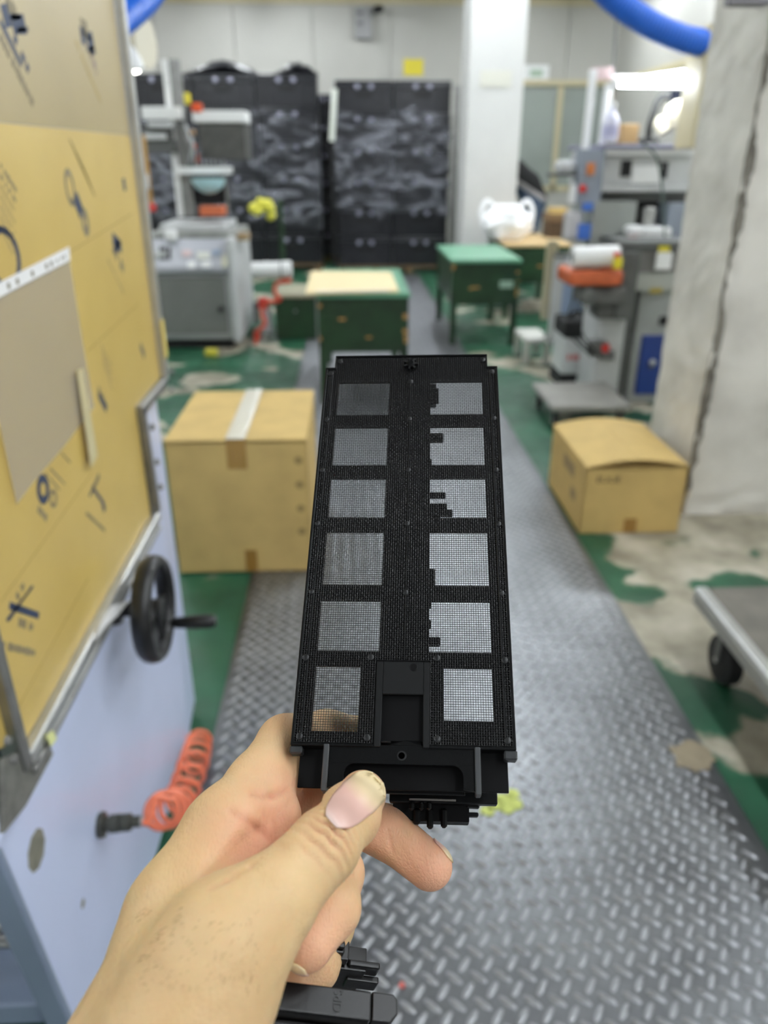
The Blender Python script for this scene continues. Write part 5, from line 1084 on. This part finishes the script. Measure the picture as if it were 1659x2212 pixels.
MB().tube(spline([(x0 + .05, YT + .1, .46), (x0 + .08, YT + .1, .5), (x1 - .08, YT + .1, .5), (x1 - .05, YT + .1, .46)], 6), .012, 8).build('handle', M_rubber, tb, smooth=True)
lb = thing('low_bench', 'low whitish bench on the green floor beside the blue sheet', 'bench', onZ(1185, 800)); c = onZ(1130, 788); MB().box((c[0], c[1], .16), (c[0] + .2, c[1] + .4, .20)).build('seat', mat('bench_white', (206, 206, 198), .5), lb, bevel=.01)
for sx in (0, .16):
    for sy in (0, .35): MB().box((c[0] + sx, c[1] + sy, 0), (c[0] + sx + .04, c[1] + sy + .05, .16)).build('leg', MATS['bench_white'], lb)
def caster(t, x, y, zt, r, w=.03):
    wl = MB().lathe([(r * .6, -w / 2), (r, -w / 2 + .006), (r, w / 2 - .006), (r * .6, w / 2)], (x, y, r), (1, 0, 0), 20).build('caster', M_rubber, t, smooth=True)
    MB().box((x - w / 2 - .006, y - .014, r), (x - w / 2 - .002, y + .014, zt)).box((x + w / 2 + .002, y - .014, r), (x + w / 2 + .006, y + .014, zt)).build('fork', M_greyd, wl); MB().cyl((x - w / 2 - .008, y, r), (x + w / 2 + .008, y, r), .008, n=8).build('axle', M_alu, wl)
tr = thing('platform_trolley', 'steel platform trolley with black casters at the runner side', 'trolley', (1.3, 1.4, 0)); q = onZ(1512, 1265, .27); TX, TY = 1.035, 1.97
M_deck = mat('trolley_deck', (118, 114, 106), .45, metal=.3, vary=.3, vscale=12)
MB().box((TX, .75, .252), (1.75, TY, .262)).build('deck', M_deck, tr, bevel=.002); MB().box((TX - .006, .75, .212), (TX + .004, TY, .252)).build('edge_rail', mat('rail_grey', (168, 168, 160), .4, metal=.4), tr, bevel=.002); MB().box((TX - .004, .75, .252), (TX + .03, TY, .268)).build('edge_lip', M_alu, tr, bevel=.004); MB().box((TX, TY - .006, .212), (1.75, TY + .004, .252)).build('edge_rail', MATS['rail_grey'], tr)
caster(tr, 1.11, 1.86, .25, .075, .05); caster(tr, 1.11, 1.46, .25, .075, .05); caster(tr, 1.66, 1.86, .25, .075, .05); caster(tr, 1.66, .86, .25, .075, .05)
t2 = thing('small_trolley', 'small grey dolly with black casters behind the low carton', 'trolley', onZ(1230, 925)); c = onZ(1168, 920); x0, y0 = float(c[0]), float(c[1]); MB().box((x0 + .03, y0 - .1, .115), (x0 + .5, y0 + .42, .15)).build('deck', mat('dolly_grey', (148, 146, 140), .5, vary=.2), t2, bevel=.006)
for sx in (.07, .45):
    for sy in (-.05, .36): caster(t2, x0 + sx, y0 + sy, .116, .045)
part(t2, 'hook_plate', M_lgrey, 1256, 868, 1300, 882, y0 + .1, .1)
# ================================================================== BLUE DUCTS
def duct(pts, r, label, n=14):
    P = spline(pts, 40); L_ = [0]
    for a_, b_ in zip(P[:-1], P[1:]): L_.append(L_[-1] + np.linalg.norm(b_ - a_))
    rs = [r * (1 + .045 * math.sin(2 * math.pi * l / .022)) for l in L_]; o = MB().tube(P, rs, 16).build('flexible_duct', mat('duct_blue', (34, 104, 214), .35), smooth=True); c = Vector(P[0]); 
    for v in o.data.vertices: v.co -= c
    o.location = c; return tag(o, label, 'duct')
duct([onY(1270, -60, 4.4), onY(1330, 0, 4.45), onY(1400, 50, 4.5), onY(1470, 82, 4.55), onY(1516, 92, 4.6)], .062, 'blue flexible duct drooping to the aluminium lamp frame')
MB_ = MB(); a_ = Vector(onY(1512, 92, 4.6)); fl = thing('duct_flange', 'cream sheet flange at the end of the drooping blue duct', 'flange', a_); MB().cyl(a_, a_ + Vector((.03, .02, 0)), .07, n=20).build('collar', M_cream, fl, smooth=True); MB().box((a_.x + .02, a_.y - .03, a_.z - .5), (a_.x + .06, a_.y + .2, a_.z + .08)).build('plate', M_cream, fl)
duct([onY(215, 72, 3.6), onY(262, 42, 3.9), onY(310, 0, 4.2), onY(350, -50, 4.5)], .062, 'blue flexible duct rising behind the guard frame')
# hanging strip light over the pad printer
a_, b_ = onY(1500, 14, 6.4), onY(1570, 0, 6.0); c = (a_ + b_) / 2; hl = fixture(c[0] + .42, c[1], c[2] + .13, math.radians(62), 'lit strip light hanging over the pad printer by the chipped pillar', hang=.9)
g = MB(); boxY(g, 1575, -20, 1650, 10, 3.6, .1); wb_ = thing('junction_box', 'grey junction box high on the chipped pillar', 'junction box', onY(1612, 10, 3.02)); p = onY(1612, 0, 3.02); MB().box((p[0] - .07, 2.97, p[2] - .02), (p[0] + .07, 3.04, p[2] + .12)).build('box', mat('jbox_grey', (128, 126, 132), .5), wb_, bevel=.006); MB().cyl((p[0], 3.0, p[2] + .12), (p[0], 3.0, ZC), .012, n=8).build('conduit', M_steel, wb_)
# ================================================================== PERSON BENDING BEHIND THE PILLAR
def worker():
    hipc = onY(1140, 425, 9.75); hx, hy, hz_ = float(hipc[0]) + .13, 9.98, 0.98
    def V_(x, y, z): return np.array([hx + x, hy + y, z])
    body = [  # chains of (point, radius)
        [(V_(0, 0, hz_), .145), (V_(-.10, 0, hz_ + .17), .135), (V_(-.27, 0, hz_ + .29), .14), (V_(-.44, 0, hz_ + .30), .13)],
        [(V_(-.44, 0, hz_ + .31), .06), (V_(-.55, 0, hz_ + .30), .055)], [(V_(-.60, 0, hz_ + .30), .088), (V_(-.66, 0, hz_ + .25), .08)],
        [(V_(.01, -.09, hz_ - .02), .105), (V_(-.06, -.10, .52), .07), (V_(.0, -.10, .10), .045), (V_(-.14, -.11, .045), .036)],
        [(V_(.01, .09, hz_ - .02), .105), (V_(-.04, .11, .52), .07), (V_(.03, .11, .10), .045), (V_(-.11, .12, .045), .036)],
        [(V_(-.40, -.17, hz_ + .27), .062), (V_(-.44, -.21, hz_ + .0), .045), (V_(-.60, -.16, hz_ - .14), .034), (V_(-.67, -.13, hz_ - .19), .032)],
        [(V_(-.40, .17, hz_ + .27), .062), (V_(-.44, .21, hz_ + .0), .045), (V_(-.60, .16, hz_ - .14), .034), (V_(-.67, .13, hz_ - .19), .032)]]
    def f(P):
        d = None
        for ch in body: e = chain_d(P.astype(np.float32), ch, .05); d = e if d is None else smin(d, e, .05)
        return d
    A = np.array([p for ch in body for p, r in ch]); lo_, hi_ = A.min(0) - .2, A.max(0) + .2; lo_[2] = -.03; h = .017; nn_ = np.ceil((hi_ - lo_) / h).astype(int)
    gx, gy, gz = np.meshgrid(*[lo_[i] + h * np.arange(nn_[i]) for i in range(3)], indexing='ij'); P = np.stack([gx, gy, gz], -1); D = f(P)
    Vb, Qb = surface_nets(D, lo_, h); org = np.array([hx, hy, 0]); me = fastmesh('person', Vb - org, Qb, True); o = link('person', me, mat('worker_skin', (206, 164, 130), .5)); o.location = org; ORIG[o.name] = Vector(org)
    tag(o, 'worker in a black top and blue jeans bending down behind the white pillar', 'person')
    def shell(name, mask, m, off):
        E = np.maximum(D - off, mask(P)); Vs, Qs = surface_nets(E.astype(np.float32), lo_, h); oo = link(name, fastmesh(name, Vs - org, Qs, True), m, o); ORIG[oo.name] = Vector(org)
    waist = lambda P: ((P[..., 0] - hx) * .5 + (P[..., 2] - hz_ - .03) * .87)
    shell('jeans', lambda P: np.maximum(waist(P) - .0, .09 - P[..., 2]), mat('denim', (74, 90, 112), .8, vary=.3, vscale=14), .014)
    shell('shirt', lambda P: np.maximum(np.maximum(.055 - waist(P), hx - .50 - P[..., 0]), hz_ - .02 - P[..., 2]), mat('black_cloth', (16, 16, 18), .8), .018)
    shell('belt', lambda P: np.abs(waist(P) - .028) - .03, mat('grey_hem', (146, 142, 142), .8), .017)
    shell('shoes', lambda P: P[..., 2] - .09, M_rubber, .012)
    Eh = np.sqrt(((P - V_(-.61, 0, hz_ + .325)) ** 2).sum(-1)) - .098; Eh = np.maximum(Eh, -(P[..., 2] - (hz_ + .27) - .3 * (P[..., 0] - (hx - .66)))); Vs, Qs = surface_nets(Eh.astype(np.float32), lo_, h); link('hair', fastmesh('hair', Vs - org, Qs, True), mat('dark_hair_cap', (18, 15, 14), .6), o)
worker()
